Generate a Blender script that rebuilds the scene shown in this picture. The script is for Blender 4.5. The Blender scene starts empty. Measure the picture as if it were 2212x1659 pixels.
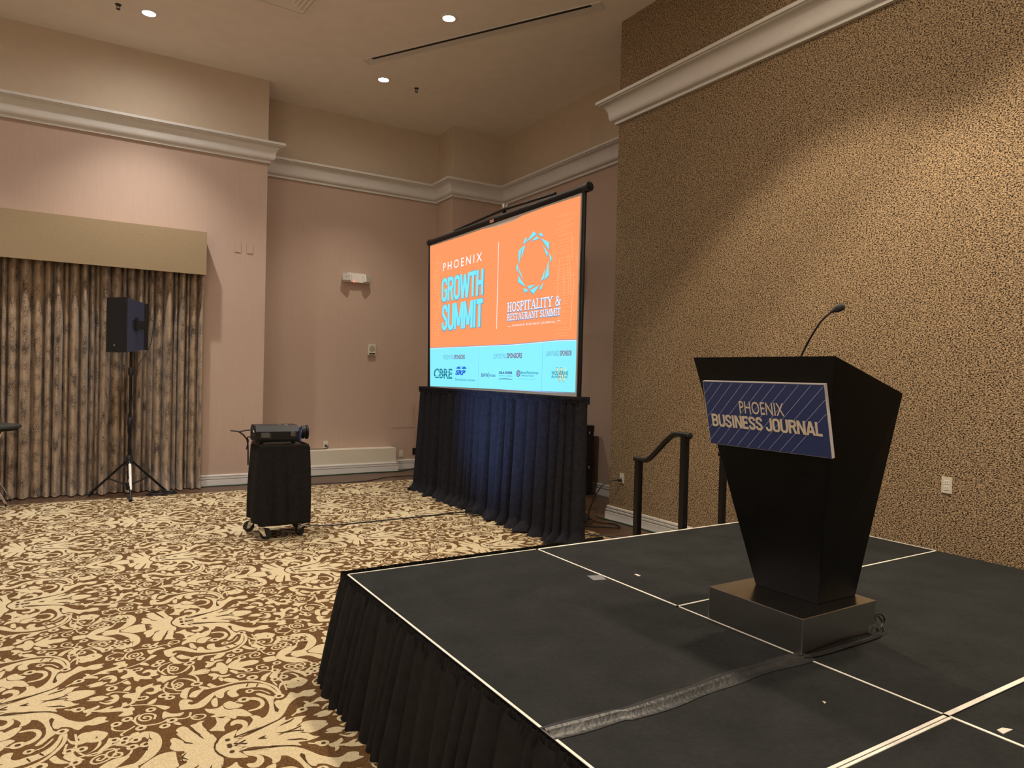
import bpy, math, random
from mathutils import Vector, Matrix
R = math.radians
random.seed(7)
C = bpy.context.scene.collection
scene = bpy.context.scene

# ---------------------------------------------------------------- camera
EYE = 1.65
cam_data = bpy.data.cameras.new('camera')
cam = bpy.data.objects.new('camera', cam_data)
C.objects.link(cam)
yaw, pitch, roll = 0.555524, -0.013774, 0.024953
fw = Vector((math.sin(yaw)*math.cos(pitch), math.cos(yaw)*math.cos(pitch), math.sin(pitch)))
rt0 = Vector((math.cos(yaw), -math.sin(yaw), 0)); up0 = rt0.cross(fw)
rt = math.cos(roll)*rt0 + math.sin(roll)*up0
up = -math.sin(roll)*rt0 + math.cos(roll)*up0
cam.matrix_world = Matrix(((rt.x, up.x, -fw.x, 0), (rt.y, up.y, -fw.y, 0), (rt.z, up.z, -fw.z, EYE), (0, 0, 0, 1)))
cam_data.sensor_fit = 'HORIZONTAL'; cam_data.sensor_width = 36.0
cam_data.lens = 1499.55/2212*36.0
cam_data.clip_start = 0.05; cam_data.clip_end = 60
scene.camera = cam
# ---------------------------------------------------------------- world, exposure
w = bpy.data.worlds.new('world'); scene.world = w
w.use_nodes = True
w.node_tree.nodes['Background'].inputs[0].default_value = (1, .85, .7, 1)
w.node_tree.nodes['Background'].inputs[1].default_value = 0.0
scene.view_settings.view_transform = 'Standard'
scene.view_settings.look = 'None'
scene.view_settings.gamma = 1.0
scene.view_settings.use_curve_mapping = False
scene.view_settings.exposure = -0.14
scene.cycles.use_denoising = True
scene.cycles.max_bounces = 10
scene.cycles.diffuse_bounces = 7
scene.cycles.sample_clamp_indirect = 4.0
# ceiling downlights: x, y, watts, colour (the fixtures hold these lamps)
COOL = (1.0, .92, .86); MID = (1.0, .88, .74); WARM = (1.0, .825, .62)
DOWNLIGHTS = [
    (0.61, 9.19, 500, COOL, 'glowing round downlight above the curtain and its pelmet, leftmost in view'),
    (3.55, 9.34, 320, MID, 'glowing round downlight between the far wall and the recessed ceiling slot'),
    (3.55, 7.30, 320, MID, 'glowing round downlight on the near side of the diagonal ceiling slot'),
    (0.61, 7.2, 380, COOL, None), (0.61, 5.2, 250, COOL, None), (0.61, 3.1, 130, COOL, None),
    (3.55, 3.22, 760, WARM, None), (3.70, 1.60, 760, WARM, None), (3.55, -0.9, 420, WARM, None),
    (-2.33, 9.19, 420, COOL, None), (-2.33, 6.2, 330, COOL, None), (-2.33, 3.1, 190, COOL, None),
    (0.61, 0.4, 300, WARM, None), (-2.33, 0.0, 300, COOL, None), (0.61, -3.0, 300, WARM, None),
]
CEIL = 5.75; STAGE = 0.56

# ---------------------------------------------------------------- helpers
def lin(c):
    return tuple((v/12.92 if v <= .04045 else ((v+.055)/1.055)**2.4) for v in (x/255 for x in c))
MATS = {}
def mat(name, col, rough=.6, metal=0.0, var=0.0, scale=20.0, bump=0.0, bscale=None, stretch=(1, 1, 1), sheen=0.0, spec=.5, emit=None, estr=0.0, coat=0.0):
    m = bpy.data.materials.new(name); m.use_nodes = True
    nt = m.node_tree; b = nt.nodes['Principled BSDF']
    b.inputs['Base Color'].default_value = (*col, 1); b.inputs['Roughness'].default_value = rough
    b.inputs['Metallic'].default_value = metal; b.inputs['Specular IOR Level'].default_value = spec
    b.inputs['Sheen Weight'].default_value = sheen; b.inputs['Coat Weight'].default_value = coat
    if emit is not None:
        b.inputs['Emission Color'].default_value = (*emit, 1); b.inputs['Emission Strength'].default_value = estr
    tc = nt.nodes.new('ShaderNodeTexCoord'); mp = nt.nodes.new('ShaderNodeMapping')
    mp.inputs['Scale'].default_value = stretch
    nt.links.new(tc.outputs['Object'], mp.inputs['Vector'])
    n = nt.nodes.new('ShaderNodeTexNoise'); n.inputs['Scale'].default_value = scale; n.inputs['Detail'].default_value = 4
    nt.links.new(mp.outputs['Vector'], n.inputs['Vector'])
    if var > 0:
        r = nt.nodes.new('ShaderNodeValToRGB')
        r.color_ramp.elements[0].position = .3; r.color_ramp.elements[1].position = .7
        r.color_ramp.elements[0].color = (*[max(0, v*(1-var)) for v in col], 1)
        r.color_ramp.elements[1].color = (*[v*(1+var) for v in col], 1)
        nt.links.new(n.outputs['Fac'], r.inputs['Fac']); nt.links.new(r.outputs['Color'], b.inputs['Base Color'])
    if bump > 0:
        n2 = nt.nodes.new('ShaderNodeTexNoise'); n2.inputs['Scale'].default_value = bscale or scale*3; n2.inputs['Detail'].default_value = 3
        nt.links.new(mp.outputs['Vector'], n2.inputs['Vector'])
        bp = nt.nodes.new('ShaderNodeBump'); bp.inputs['Strength'].default_value = bump; bp.inputs['Distance'].default_value = .01
        nt.links.new(n2.outputs['Fac'], bp.inputs['Height']); nt.links.new(bp.outputs['Normal'], b.inputs['Normal'])
    MATS[name] = m
    return m

class MB:
    """collects shapes, links them as ONE mesh object"""
    def __init__(s): s.v = []; s.f = []; s.mi = []; s.cur = 0
    def add(s, vs, fs):
        o = len(s.v); s.v += [tuple(p) for p in vs]
        for f in fs: s.f.append(tuple(i+o for i in f)); s.mi.append(s.cur)
        return s
    def box(s, x0, x1, y0, y1, z0, z1, M=None):
        vs = [(x, y, z) for z in (z0, z1) for y in (y0, y1) for x in (x0, x1)]
        if M is not None: vs = [M @ Vector(p) for p in vs]
        return s.add(vs, [(0, 2, 3, 1), (4, 5, 7, 6), (0, 1, 5, 4), (2, 6, 7, 3), (0, 4, 6, 2), (1, 3, 7, 5)])
    def rbox(s, x0, x1, y0, y1, z0, z1, r, M=None, seg=3):
        """box with rounded vertical edges"""
        pts = []
        for cx, cy, a0 in ((x1-r, y1-r, 0), (x0+r, y1-r, 90), (x0+r, y0+r, 180), (x1-r, y0+r, 270)):
            for k in range(seg+1):
                a = R(a0+90*k/seg); pts.append((cx+r*math.cos(a), cy+r*math.sin(a)))
        return s.prism(pts, z0, z1, M)
    def prism(s, pts, z0, z1, M=None):
        n = len(pts)
        vs = [(x, y, z0) for x, y in pts]+[(x, y, z1) for x, y in pts]
        if M is not None: vs = [M @ Vector(p) for p in vs]
        return s.add(vs, [tuple(range(n))[::-1], tuple(range(n, 2*n))]+[(i, (i+1) % n, n+(i+1) % n, n+i) for i in range(n)])
    def tube(s, pts, r, seg=8, caps=True):
        P = [Vector(p) for p in pts]; n = len(P); rr = r if isinstance(r, (list, tuple)) else [r]*n
        base = len(s.v); prev = None; vs = []
        for i, p in enumerate(P):
            t = (P[min(i+1, n-1)]-P[max(i-1, 0)]).normalized()
            if prev is None:
                a = Vector((0, 0, 1)) if abs(t.z) < .9 else Vector((1, 0, 0))
                u = t.cross(a).normalized()
            else:
                u = (prev - t*prev.dot(t)); u = u.normalized() if u.length > 1e-6 else t.orthogonal().normalized()
            prev = u; v = t.cross(u)
            for k in range(seg):
                a = 2*math.pi*k/seg; vs.append(p+(u*math.cos(a)+v*math.sin(a))*rr[i])
        fs = [(i*seg+k, i*seg+(k+1) % seg, (i+1)*seg+(k+1) % seg, (i+1)*seg+k) for i in range(n-1) for k in range(seg)]
        if caps: fs += [tuple(range(seg))[::-1], tuple(range((n-1)*seg, n*seg))]
        return s.add(vs, fs)
    def lathe(s, prof, seg=24, M=None, caps=True):
        vs = []; n = len(prof)
        for r, z in prof:
            for k in range(seg):
                a = 2*math.pi*k/seg; vs.append((r*math.cos(a), r*math.sin(a), z))
        if M is not None: vs = [M @ Vector(p) for p in vs]
        fs = [(i*seg+k, i*seg+(k+1) % seg, (i+1)*seg+(k+1) % seg, (i+1)*seg+k) for i in range(n-1) for k in range(seg)]
        if caps: fs += [tuple(range(seg))[::-1], tuple(range((n-1)*seg, n*seg))]
        return s.add(vs, fs)
    def build(s, name, mats, parent=None, smooth=False, off=None):
        me = bpy.data.meshes.new(name)
        vs = s.v if off is None else [(p[0]-off[0], p[1]-off[1], p[2]-off[2]) for p in s.v]
        me.from_pydata(vs, [], s.f); me.validate()
        for m in (mats if isinstance(mats, (list, tuple)) else [mats]): me.materials.append(m)
        if max(s.mi, default=0) > 0 and len(me.polygons) == len(s.mi): me.polygons.foreach_set('material_index', s.mi)
        if smooth:
            me.polygons.foreach_set('use_smooth', [True]*len(me.polygons))
            try: me.set_sharp_from_angle(angle=R(40))
            except Exception: pass
        me.update()
        o = bpy.data.objects.new(name, me); C.objects.link(o)
        if parent is not None: o.parent = parent
        return o

def tag(o, label, cat, group=None, kind=None):
    o['label'] = label; o['category'] = cat
    if group: o['group'] = group
    if kind: o['kind'] = kind
    return o
def thing(name, label, cat, loc=(0, 0, 0), rz=0.0, group=None):
    o = bpy.data.objects.new(name, None); C.objects.link(o); o.empty_display_size = .1
    o.location = loc; o.rotation_euler = (0, 0, rz)
    return tag(o, label, cat, group)
def struct(o): o['kind'] = 'structure'; return o
def copy_tree(o, parent=None):
    c = o.copy(); C.objects.link(c); c.parent = parent
    for ch in o.children: copy_tree(ch, c)
    return c
def catmull(pts, closed=False, n=4):
    P = [Vector(p) for p in pts]; out = []; N = len(P)
    for i in range(N if closed else N-1):
        g = (lambda k: P[k % N]) if closed else (lambda k: P[max(0, min(N-1, k))])
        p0, p1, p2, p3 = g(i-1), g(i), g(i+1), g(i+2)
        for j in range(n):
            t = j/n
            out.append(.5*((2*p1)+(p2-p0)*t+(2*p0-5*p1+4*p2-p3)*t*t+(3*p1-p0-3*p2+p3)*t**3))
    if not closed: out.append(P[-1])
    return out
def along(a, b):
    """matrix taking +Z onto the segment a-b, origin at a"""
    a = Vector(a); d = Vector(b)-a
    return Matrix.Translation(a) @ d.to_track_quat('Z', 'Y').to_matrix().to_4x4()
_text_cache = {}
def text2d(body, bold=0.0, spacing=1.0):
    """outline of a line of text, filled, scaled into the unit box"""
    key = (body, bold, spacing)
    if key in _text_cache: return _text_cache[key]
    cu = bpy.data.curves.new('lettering', 'FONT'); cu.body = body; cu.offset = bold; cu.resolution_u = 3; cu.space_character = spacing
    o = bpy.data.objects.new('lettering', cu); C.objects.link(o)
    dg = bpy.context.evaluated_depsgraph_get(); dg.update()
    me = bpy.data.meshes.new_from_object(o.evaluated_get(dg))
    vs = [(v.co.x, v.co.y) for v in me.vertices]; fs = [tuple(p.vertices) for p in me.polygons]
    bpy.data.objects.remove(o); bpy.data.curves.remove(cu); bpy.data.meshes.remove(me)
    xs = [p[0] for p in vs]; ys = [p[1] for p in vs]
    x0, x1, y0, y1 = min(xs), max(xs), min(ys), max(ys)
    r = ([((x-x0)/(x1-x0), (y-y0)/(y1-y0)) for x, y in vs], fs)
    _text_cache[key] = r
    return r

# ---------------------------------------------------------------- materials
M_wallpaper = mat('wallpaper', (.455, .338, .268), .75, var=.025, scale=60, stretch=(1, 1, .05), bump=.08, bscale=300)
M_paint = mat('upper_wall_paint', (.55, .46, .345), .8, var=.03, scale=8, bump=.05, bscale=200)
M_ceiling = mat('ceiling_paint', (.79, .74, .68), .7, var=.03, scale=5, bump=.05, bscale=150)
M_trim = mat('white_trim_paint', (.63, .615, .585), .45, var=.02, scale=6)
M_plinth = mat('cream_ledge_paint', (.62, .58, .47), .5, var=.02, scale=6)
M_black_metal = mat('black_powder_coat', (.007, .007, .008), .38, var=.2, scale=30, spec=.3)
M_black_plastic = mat('black_plastic', (.010, .010, .012), .42, var=.2, scale=60, bump=.05)
M_chrome = mat('chrome', (.75, .75, .78), .12, metal=1.0, var=.03, scale=20)
M_steel = mat('brushed_steel', (.56, .555, .53), .24, metal=1.0, var=.08, scale=8, stretch=(1, 1, 30))
M_white = mat('white_plastic', (.72, .71, .66), .4, var=.02, scale=20)
M_rubber = mat('rubber', (.015, .015, .015), .8, var=.2, scale=60)
M_cable = mat('cable_jacket', (.012, .012, .014), .45, var=.2, scale=40)
M_green = mat('green_cable_jacket', (.01, .06, .035), .45, var=.2, scale=40)
M_drape = mat('black_drape_cloth', (.016, .016, .020), .9, var=.25, scale=25, bump=.15, bscale=400, spec=.06)
M_skirt = mat('black_skirt_cloth', (.0125, .0118, .0115), .8, var=.25, scale=25, bump=.15, bscale=400, spec=.12)
M_lectern = mat('black_laminate', (.005, .005, .005), .42, var=.2, scale=15, spec=.16)
M_socket = mat('ivory_plastic', (.62, .58, .47), .4, var=.02, scale=30)
M_pelmet = mat('tan_pelmet_cloth', (.30, .225, .125), .75, var=.12, scale=60, stretch=(1, 1, 6), bump=.15, bscale=300)

def ramp_mat(name, c0, c1, p0, p1, scale, stretch, rough=.85, bump=.5, dist=.02, detail=2.0, distortion=0.0, sheen=0.0, spec=.3, scale2=None):
    m = bpy.data.materials.new(name); m.use_nodes = True; nt = m.node_tree; b = nt.nodes['Principled BSDF']
    b.inputs['Roughness'].default_value = rough; b.inputs['Sheen Weight'].default_value = sheen; b.inputs['Specular IOR Level'].default_value = spec
    tc = nt.nodes.new('ShaderNodeTexCoord'); mp = nt.nodes.new('ShaderNodeMapping'); mp.inputs['Scale'].default_value = stretch
    nt.links.new(tc.outputs['Object'], mp.inputs['Vector'])
    n = nt.nodes.new('ShaderNodeTexNoise'); n.inputs['Scale'].default_value = scale; n.inputs['Detail'].default_value = detail; n.inputs['Distortion'].default_value = distortion
    nt.links.new(mp.outputs['Vector'], n.inputs['Vector'])
    fac = n.outputs['Fac']
    if scale2:
        n2 = nt.nodes.new('ShaderNodeTexNoise'); n2.inputs['Scale'].default_value = scale2; n2.inputs['Detail'].default_value = 3
        nt.links.new(mp.outputs['Vector'], n2.inputs['Vector'])
        mx = nt.nodes.new('ShaderNodeMath'); mx.operation = 'MULTIPLY_ADD'; mx.inputs[1].default_value = .55
        ad = nt.nodes.new('ShaderNodeMath'); ad.operation = 'MULTIPLY'; ad.inputs[1].default_value = .45
        nt.links.new(n2.outputs['Fac'], ad.inputs[0]); nt.links.new(n.outputs['Fac'], mx.inputs[0]); nt.links.new(ad.outputs[0], mx.inputs[2])
        fac = mx.outputs[0]
    r = nt.nodes.new('ShaderNodeValToRGB'); r.color_ramp.elements[0].position = p0; r.color_ramp.elements[1].position = p1
    r.color_ramp.elements[0].color = (*c0, 1); r.color_ramp.elements[1].color = (*c1, 1)
    nt.links.new(fac, r.inputs['Fac']); nt.links.new(r.outputs['Color'], b.inputs['Base Color'])
    if bump:
        bp = nt.nodes.new('ShaderNodeBump'); bp.inputs['Strength'].default_value = bump; bp.inputs['Distance'].default_value = dist
        nt.links.new(fac, bp.inputs['Height']); nt.links.new(bp.outputs['Normal'], b.inputs['Normal'])
    return m
M_grain = ramp_mat('chipped_bark_wall', (.020, .012, .006), (.50, .36, .21), .40, .59, 92, (1, 1, 1.5), bump=.9, dist=.012, detail=2.5, distortion=.6)
M_velvet = ramp_mat('crushed_velvet', (.030, .018, .011), (.42, .315, .21), .39, .53, 150, (1, 1, .7), rough=.7, bump=.2, dist=.01, detail=5, sheen=.15, scale2=9)
M_brown = ramp_mat('brown_carpet_pile', (.052, .0235, .006), (.135, .066, .017), .35, .65, 160, (1, 1, 1), rough=.95, bump=.4, dist=.006)
M_cream = ramp_mat('cream_carpet_pile', (.41, .34, .205), (.53, .445, .275), .35, .65, 150, (1, 1, 1), rough=.95, bump=.4, dist=.006)
M_line = ramp_mat('dark_brown_carpet_pile', (.035, .017, .005), (.08, .042, .012), .35, .65, 160, (1, 1, 1), rough=.95, bump=.3, dist=.005)
M_deck = ramp_mat('charcoal_stage_carpet', (.008, .0092, .0092), (.019, .0212, .0208), .30, .72, 5, (1, 1, 1), rough=.95, bump=.15, dist=.004, detail=8, spec=.2, scale2=60)
M_deck_trim = mat('worn_white_edging', (.66, .64, .57), .5, var=.1, scale=15)
# hardwood border
M_wood = bpy.data.materials.new('walnut_floorboards'); M_wood.use_nodes = True
nt = M_wood.node_tree; b = nt.nodes['Principled BSDF']; b.inputs['Roughness'].default_value = .38
tc = nt.nodes.new('ShaderNodeTexCoord'); br = nt.nodes.new('ShaderNodeTexBrick')
br.inputs['Scale'].default_value = 1.0; br.inputs['Brick Width'].default_value = 1.2; br.inputs['Row Height'].default_value = .12
br.inputs['Mortar Size'].default_value = .003; br.inputs['Color1'].default_value = (.10, .052, .028, 1); br.inputs['Color2'].default_value = (.145, .08, .045, 1)
br.inputs['Mortar'].default_value = (.02, .012, .008, 1)
nt.links.new(tc.outputs['Object'], br.inputs['Vector'])
mp = nt.nodes.new('ShaderNodeMapping'); mp.inputs['Scale'].default_value = (2, 40, 1); nt.links.new(tc.outputs['Object'], mp.inputs['Vector'])
ns = nt.nodes.new('ShaderNodeTexNoise'); ns.inputs['Scale'].default_value = 3; ns.inputs['Detail'].default_value = 5; nt.links.new(mp.outputs['Vector'], ns.inputs['Vector'])
mx = nt.nodes.new('ShaderNodeMixRGB'); mx.blend_type = 'MULTIPLY'; mx.inputs[0].default_value = .7
nt.links.new(br.outputs['Color'], mx.inputs[1]); nt.links.new(ns.outputs['Fac'], mx.inputs[2])
nt.links.new(mx.outputs['Color'], b.inputs['Base Color'])

# ---------------------------------------------------------------- room shell
XR, YE = 6.2, 6.25
MB().box(-6.15, 6.35, -6.15, 11.15, -.12, 0).build('floor', M_wood)['kind'] = 'structure'
MB().box(-6.15, 6.35, -6.15, 11.15, CEIL, CEIL+.12).build('ceiling', M_ceiling)['kind'] = 'structure'
def wall(name, x0, x1, y0, y1, lo=M_wallpaper, hi=M_paint):
    m = MB(); m.box(x0, x1, y0, y1, 0, 4.6); m.cur = 1; m.box(x0, x1, y0, y1, 4.6, CEIL)
    struct(m.build(name, [lo, hi]))
wall('wall_left', -6.15, 2.22, 10.33, 11.15)
wall('wall_back', 2.22, 5.2, 11.0, 11.15)
wall('wall_corner', 5.2, 6.35, 10.38, 11.15)
wall('wall_right', XR, 6.35, YE, 10.38)
wall('wall_textured', 5.25, 6.35, -6.15, YE, M_grain, M_grain)
wall('wall_side', -6.15, -6.0, -6.0, 10.33)
wall('wall_rear', -6.0, 5.25, -6.15, -6.0)
PLAN = [(-6, 10.33), (2.22, 10.33), (2.22, 11.0), (5.2, 11.0), (5.2, 10.38), (XR, 10.38), (XR, YE), (5.25, YE), (5.25, -6)]
def sweep(path, prof, name, m):
    """profile (outward, z) swept along a plan polyline whose room side is on its right"""
    n = len(path); mb = MB(); vs = []
    for i, p in enumerate(path):
        p = Vector(p)
        def nrm(a, b):
            d = (Vector(b)-Vector(a)).normalized(); return Vector((d.y, -d.x))
        if i == 0: o = nrm(path[0], path[1])
        elif i == n-1: o = nrm(path[-2], path[-1])
        else:
            n1, n2 = nrm(path[i-1], path[i]), nrm(path[i], path[i+1]); o = (n1+n2); o = o/(o.dot(n1))
        for d, z in prof: vs.append((p.x+o.x*d, p.y+o.y*d, z))
    k = len(prof)
    fs = [(i*k+j, (i+1)*k+j, (i+1)*k+(j+1) % k, i*k+(j+1) % k) for i in range(n-1) for j in range(k)]
    fs += [tuple(range(k))[::-1], tuple(range((n-1)*k, n*k))]
    mb.add(vs, fs)
    return struct(mb.build(name, m, smooth=True))
crown = [(0, 4.57), (.035, 4.57), (.035, 4.60), (.048, 4.605)]
for t in range(7):   # convex then hollow curve
    a = t/6; crown.append((.052+.035*math.sin(a*math.pi/2), 4.608+.05*(1-math.cos(a*math.pi/2))))
for t in range(1, 9):
    a = t/8; crown.append((.087+.088*(1-math.cos(a*math.pi/2)), 4.658+.135*math.sin(a*math.pi/2)))
crown += [(.178, 4.795), (.178, 4.805), (.20, 4.808), (.20, 4.84), (0, 4.84)]
sweep(PLAN, crown, 'trim_1', M_trim)
BASE = [(-6, 10.33), (2.22, 10.33), (2.22, 10.76), (4.45, 10.76), (4.45, 11.0), (5.2, 11.0), (5.2, 10.38), (XR, 10.38), (XR, YE), (5.25, YE), (5.25, -6)]
base_prof = [(0, .155), (.014, .155), (.018, .15), (.018, .132), (.004, .130), (.004, .120), (.026, .118), (.026, .100), (.010, .098), (.010, .090), (.030, .087), (.032, 0), (0, 0)]
sweep(BASE, base_prof, 'baseboard_back', M_trim)
struct(MB().box(2.22, 4.45, 10.76, 11.0, 0, .385).build('trim_2', M_plinth))
# flush access hatch papered over in the far wall
struct(MB().box(4.46, 4.86, 10.995, 11.0, .70, 1.34).build('trim_3', M_wallpaper))

# carpet motif outlines in mm from the motif centre
POLY=[[(122,128),(96,121),(71,110),(46,87),(28,49),(16,9),(11,-41),(47,-47),(121,-22),(136,45),(115,58),(96,63),(109,93)],[(128,42),(165,58),(197,73),(260,103),(316,130),(341,144),(334,111),(376,120),(430,108),(407,89),(393,56),(364,33),(369,8),(373,-33),(352,-25),(209,-22),(119,-29)],[(372,-7),(405,27),(438,34),(471,11),(499,-12),(468,-38),(436,-53),(404,-56),(379,-36)],[(120,111),(152,118),(184,150),(204,192),(199,227),(226,223),(243,186),(239,150),(214,116),(181,99),(141,83),(110,72)],[(239,177),(264,195),(288,243),(302,303),(302,373),(283,414),(268,451),(291,450),(321,402),(342,372),(334,325),(349,332),(363,321),(392,339),(414,374),(429,386),(455,356),(485,372),(518,368),(546,360),(530,342),(538,314),(501,294),(468,312),(433,306),(388,260),(350,190),(315,144),(270,115),(218,100),(142,67),(113,68),(180,96),(214,116)],[(104,188),(114,215),(143,224),(171,195),(176,158),(165,130),(141,110),(120,111),(147,138),(151,162),(135,184),(110,177)],[(57,296),(81,269),(100,277),(115,242),(93,213),(76,179),(72,142),(45,162),(13,178),(38,207),(55,243)],[(27,408),(48,392),(81,384),(105,402),(108,363),(128,339),(160,333),(186,309),(201,272),(210,234),(179,236),(149,259),(135,237),(115,255),(99,282),(66,293),(36,311),(62,328),(38,352),(27,385)],[(109,409),(131,431),(150,428),(164,397),(193,365),(177,342),(152,341),(130,347),(114,367)],[(227,424),(259,417),(284,381),(288,330),(268,290),(238,278),(204,278),(206,292),(242,297),(265,323),(267,360),(249,387),(224,403)],[(-76,506),(-64,552),(-40,556),(-17,531),(-14,511),(-28,517),(-36,502),(-24,482),(1,483),(36,517),(83,564),(135,592),(194,604),(251,595),(300,571),(338,531),(359,468),(369,404),(357,396),(347,444),(322,497),(283,529),(251,535),(208,545),(189,518),(194,471),(161,468),(147,508),(150,539),(168,559),(139,545),(127,499),(113,482),(96,501),(89,531),(62,484),(33,441),(8,426),(-21,430),(-46,439),(-74,450),(-75,481)],[(82,499),(95,496),(91,448),(82,404),(66,408),(62,445),(66,477)],[(-22,579),(-4,618),(26,632),(52,625),(27,586),(7,555),(-11,559)],[(36,675),(57,660),(84,626),(67,617),(39,643)],[(74,667),(88,687),(105,656),(120,625),(93,629)],[(156,701),(180,708),(209,683),(227,645),(193,644),(164,668)],[(325,606),(342,644),(368,665),(396,670),(362,621),(345,581),(327,596)],[(386,462),(400,506),(428,530),(461,523),(483,525),(492,493),(499,468),(478,455),(467,431),(440,427),(422,455),(433,484),(418,493),(397,474),(388,447)],[(436,636),(472,617),(496,574),(505,522),(512,565),(488,611)],[(-59,612),(-41,665),(-19,685),(0,675),(-14,645),(-25,604),(-35,558),(-55,579)],[(-55,816),(-19,813),(14,784),(33,745),(27,731),(4,772),(-20,799)],[(-155,395),(-154,440),(-141,470),(-119,435),(-89,418),(-63,418),(-78,389),(-106,391),(-137,403)],[(-118,330),(-96,327),(-87,296),(-108,307)],[(31,78),(22,133),(5,191),(-6,238),(-3,275),(9,282),(-11,289),(-31,275),(-55,269),(-46,240),(-40,209),(-23,158),(-41,177),(-59,224),(-69,259),(-87,278),(-109,265),(-116,247),(-108,224),(-117,217),(-106,176),(-97,139),(-114,168),(-132,189),(-147,171),(-144,137),(-155,105),(-136,67),(-105,50),(-108,25),(-121,-4),(-115,-30),(4,-26),(6,7),(17,47)],[(1118,9),(1165,24),(1201,68),(1193,86),(1154,61)],[(1114,-7),(1160,-45),(1203,-35),(1256,-32),(1285,3),(1244,26),(1203,34),(1158,19)],[(1118,58),(1130,50),(1155,81),(1147,119),(1131,93)],[(1034,-14),(1064,-35),(1079,-51),(1074,-79),(1100,-78),(1114,-30),(1117,19),(1109,53),(1092,74),(1069,61),(1067,24),(1042,17)],[(1015,47),(1045,52),(1076,98),(1117,102),(1101,123),(1072,121),(1054,105),(1038,129),(1022,127),(1030,96),(1016,71)],[(1051,124),(1068,122),(1072,159),(1060,171)],[(923,9),(971,-12),(1022,-15),(1028,1),(992,17),(1019,20),(1010,35),(966,28)],[(484,215),(522,227),(573,236),(601,233),(607,198),(624,197),(627,230),(604,246),(628,266),(643,256),(655,291),(643,312),(645,341),(624,347),(600,343),(583,330),(598,310),(606,293),(572,275),(521,256)],[(611,122),(622,98),(644,98),(668,102),(672,52),(689,32),(699,54),(723,40),(754,30),(748,61),(786,64),(779,98),(787,136),(768,144),(755,160),(729,161),(712,124),(742,131),(752,104),(739,78),(711,93),(691,125),(680,170),(659,216),(634,236),(608,237),(638,214),(647,190),(644,161),(627,147)],[(472,72),(501,62),(529,71),(554,94),(528,103),(500,96)],[(513,131),(517,150),(551,182),(583,167),(596,132),(593,90),(572,77),(560,87),(573,120),(556,132),(533,139),(566,150),(541,156)],[(444,193),(468,188),(488,180),(509,168),(511,192),(491,210),(481,219),(474,248),(452,261),(461,230),(447,218)],[(708,263),(727,234),(754,219),(743,263),(727,275)],[(737,293),(768,310),(801,347),(777,367),(758,338)],[(616,557),(633,535),(657,535),(651,568),(631,582)],[(492,642),(509,607),(529,572),(540,530),(558,552),(550,591),(534,620),(511,645)],[(429,464),(436,500),(461,527),(486,541),(514,536),(531,509),(539,481),(523,456),(494,430),(468,434),(462,471),(474,494),(484,483),(493,484),(499,504),(471,509),(449,496)],[(395,589),(406,549),(413,539),(408,580),(421,631),(451,677),(424,670),(401,663),(378,628),(374,605)],[(-456,-5),(-417,80),(-366,122),(-304,122),(-330,79),(-375,34),(-408,6),(-379,-26),(-314,-44),(-354,-46),(-418,-39)],[(-359,20),(-318,34),(-276,63),(-241,132),(-226,187),(-240,257),(-269,235),(-277,263),(-258,302),(-220,302),(-186,257),(-177,184),(-191,116),(-225,62),(-271,24),(-319,16)],[(-372,1),(-342,19),(-305,21),(-281,8),(-283,-35),(-308,-48),(-347,-38)],[(-274,-2),(-240,40),(-193,72),(-141,67),(-137,27),(-147,-27),(-219,-13)],[(-521,-1),(-495,30),(-457,32),(-460,-12),(-489,-35),(-520,-29)],[(391,-158),(412,-184),(433,-168),(423,-151),(402,-146)],[(469,-70),(493,-91),(541,-92),(529,-66),(496,-59)],[(615,-57),(633,-53),(654,-12),(635,-18)],[(619,47),(633,34),(654,19),(642,65)],[(769,-12),(791,-29),(797,-54),(822,-29),(872,-5),(841,21),(813,29),(794,18)],[(457,-92),(488,-84),(521,-92),(533,-113),(502,-115)],[(456,208),(487,231),(532,241),(569,211),(547,208),(514,221)]]
DARK=[[(332,341),(340,350),(326,299),(326,259),(332,228),(321,206),(311,223),(319,284)],[(243,558),(258,589),(262,586),(248,550)],[(286,535),(303,564),(306,557),(291,527)],[(186,1),(210,12),(226,13),(210,0),(192,-4)],[(265,15),(300,4),(347,12),(381,26),(383,18),(344,3),(298,-3)],[(97,55),(118,39),(135,46),(94,12),(141,-14),(135,-20),(85,8),(125,39)],[(-48,225),(-42,184),(-31,140),(-19,116),(-18,119),(-26,149),(-37,192),(-46,227)],[(-99,146),(-95,115),(-66,94),(-65,99),(-91,126),(-97,148)],[(-98,32),(-117,11),(-124,-18),(-117,-41),(-115,-39),(-119,-19),(-113,3),(-97,29)],[(35,91),(15,51),(7,14),(7,-24),(9,-25),(14,10),(21,42),(37,87)],[(108,65),(162,74),(231,88),(317,132),(317,136),(232,101),(163,86),(108,70)],[(297,68),(327,78),(353,86),(374,110),(373,114),(353,97),(328,89),(297,71)],[(17,137),(15,167),(3,189),(2,186),(11,160),(15,136)],[(-224,234),(-233,228),(-239,182),(-238,180),(-230,217),(-223,229)],[(-222,276),(-223,233),(-214,211),(-213,215),(-220,240),(-221,276)],[(-255,150),(-246,146),(-236,127),(-235,131),(-244,160),(-255,155)]]
RING=[(206,413,30),(365,369,26),(249,494,22),(296,755,24),(246,698,24),(417,683,24),(450,777,24),(392,572,24),(593,603,24),(624,661,24),(560,562,24),(293,649,30),(26,707,26),(-105,606,24),(-120,358,26),(70,54,-11),(69,7,-11),(949,-147,26),(427,174,26),(618,385,24),(573,412,24),(667,502,24),(761,533,24),(719,335,24),(699,189,24),(602,573,24),(640,606,24),(675,665,24),(439,579,24),(569,4,26),(681,-187,24),(786,206,26)]
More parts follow.
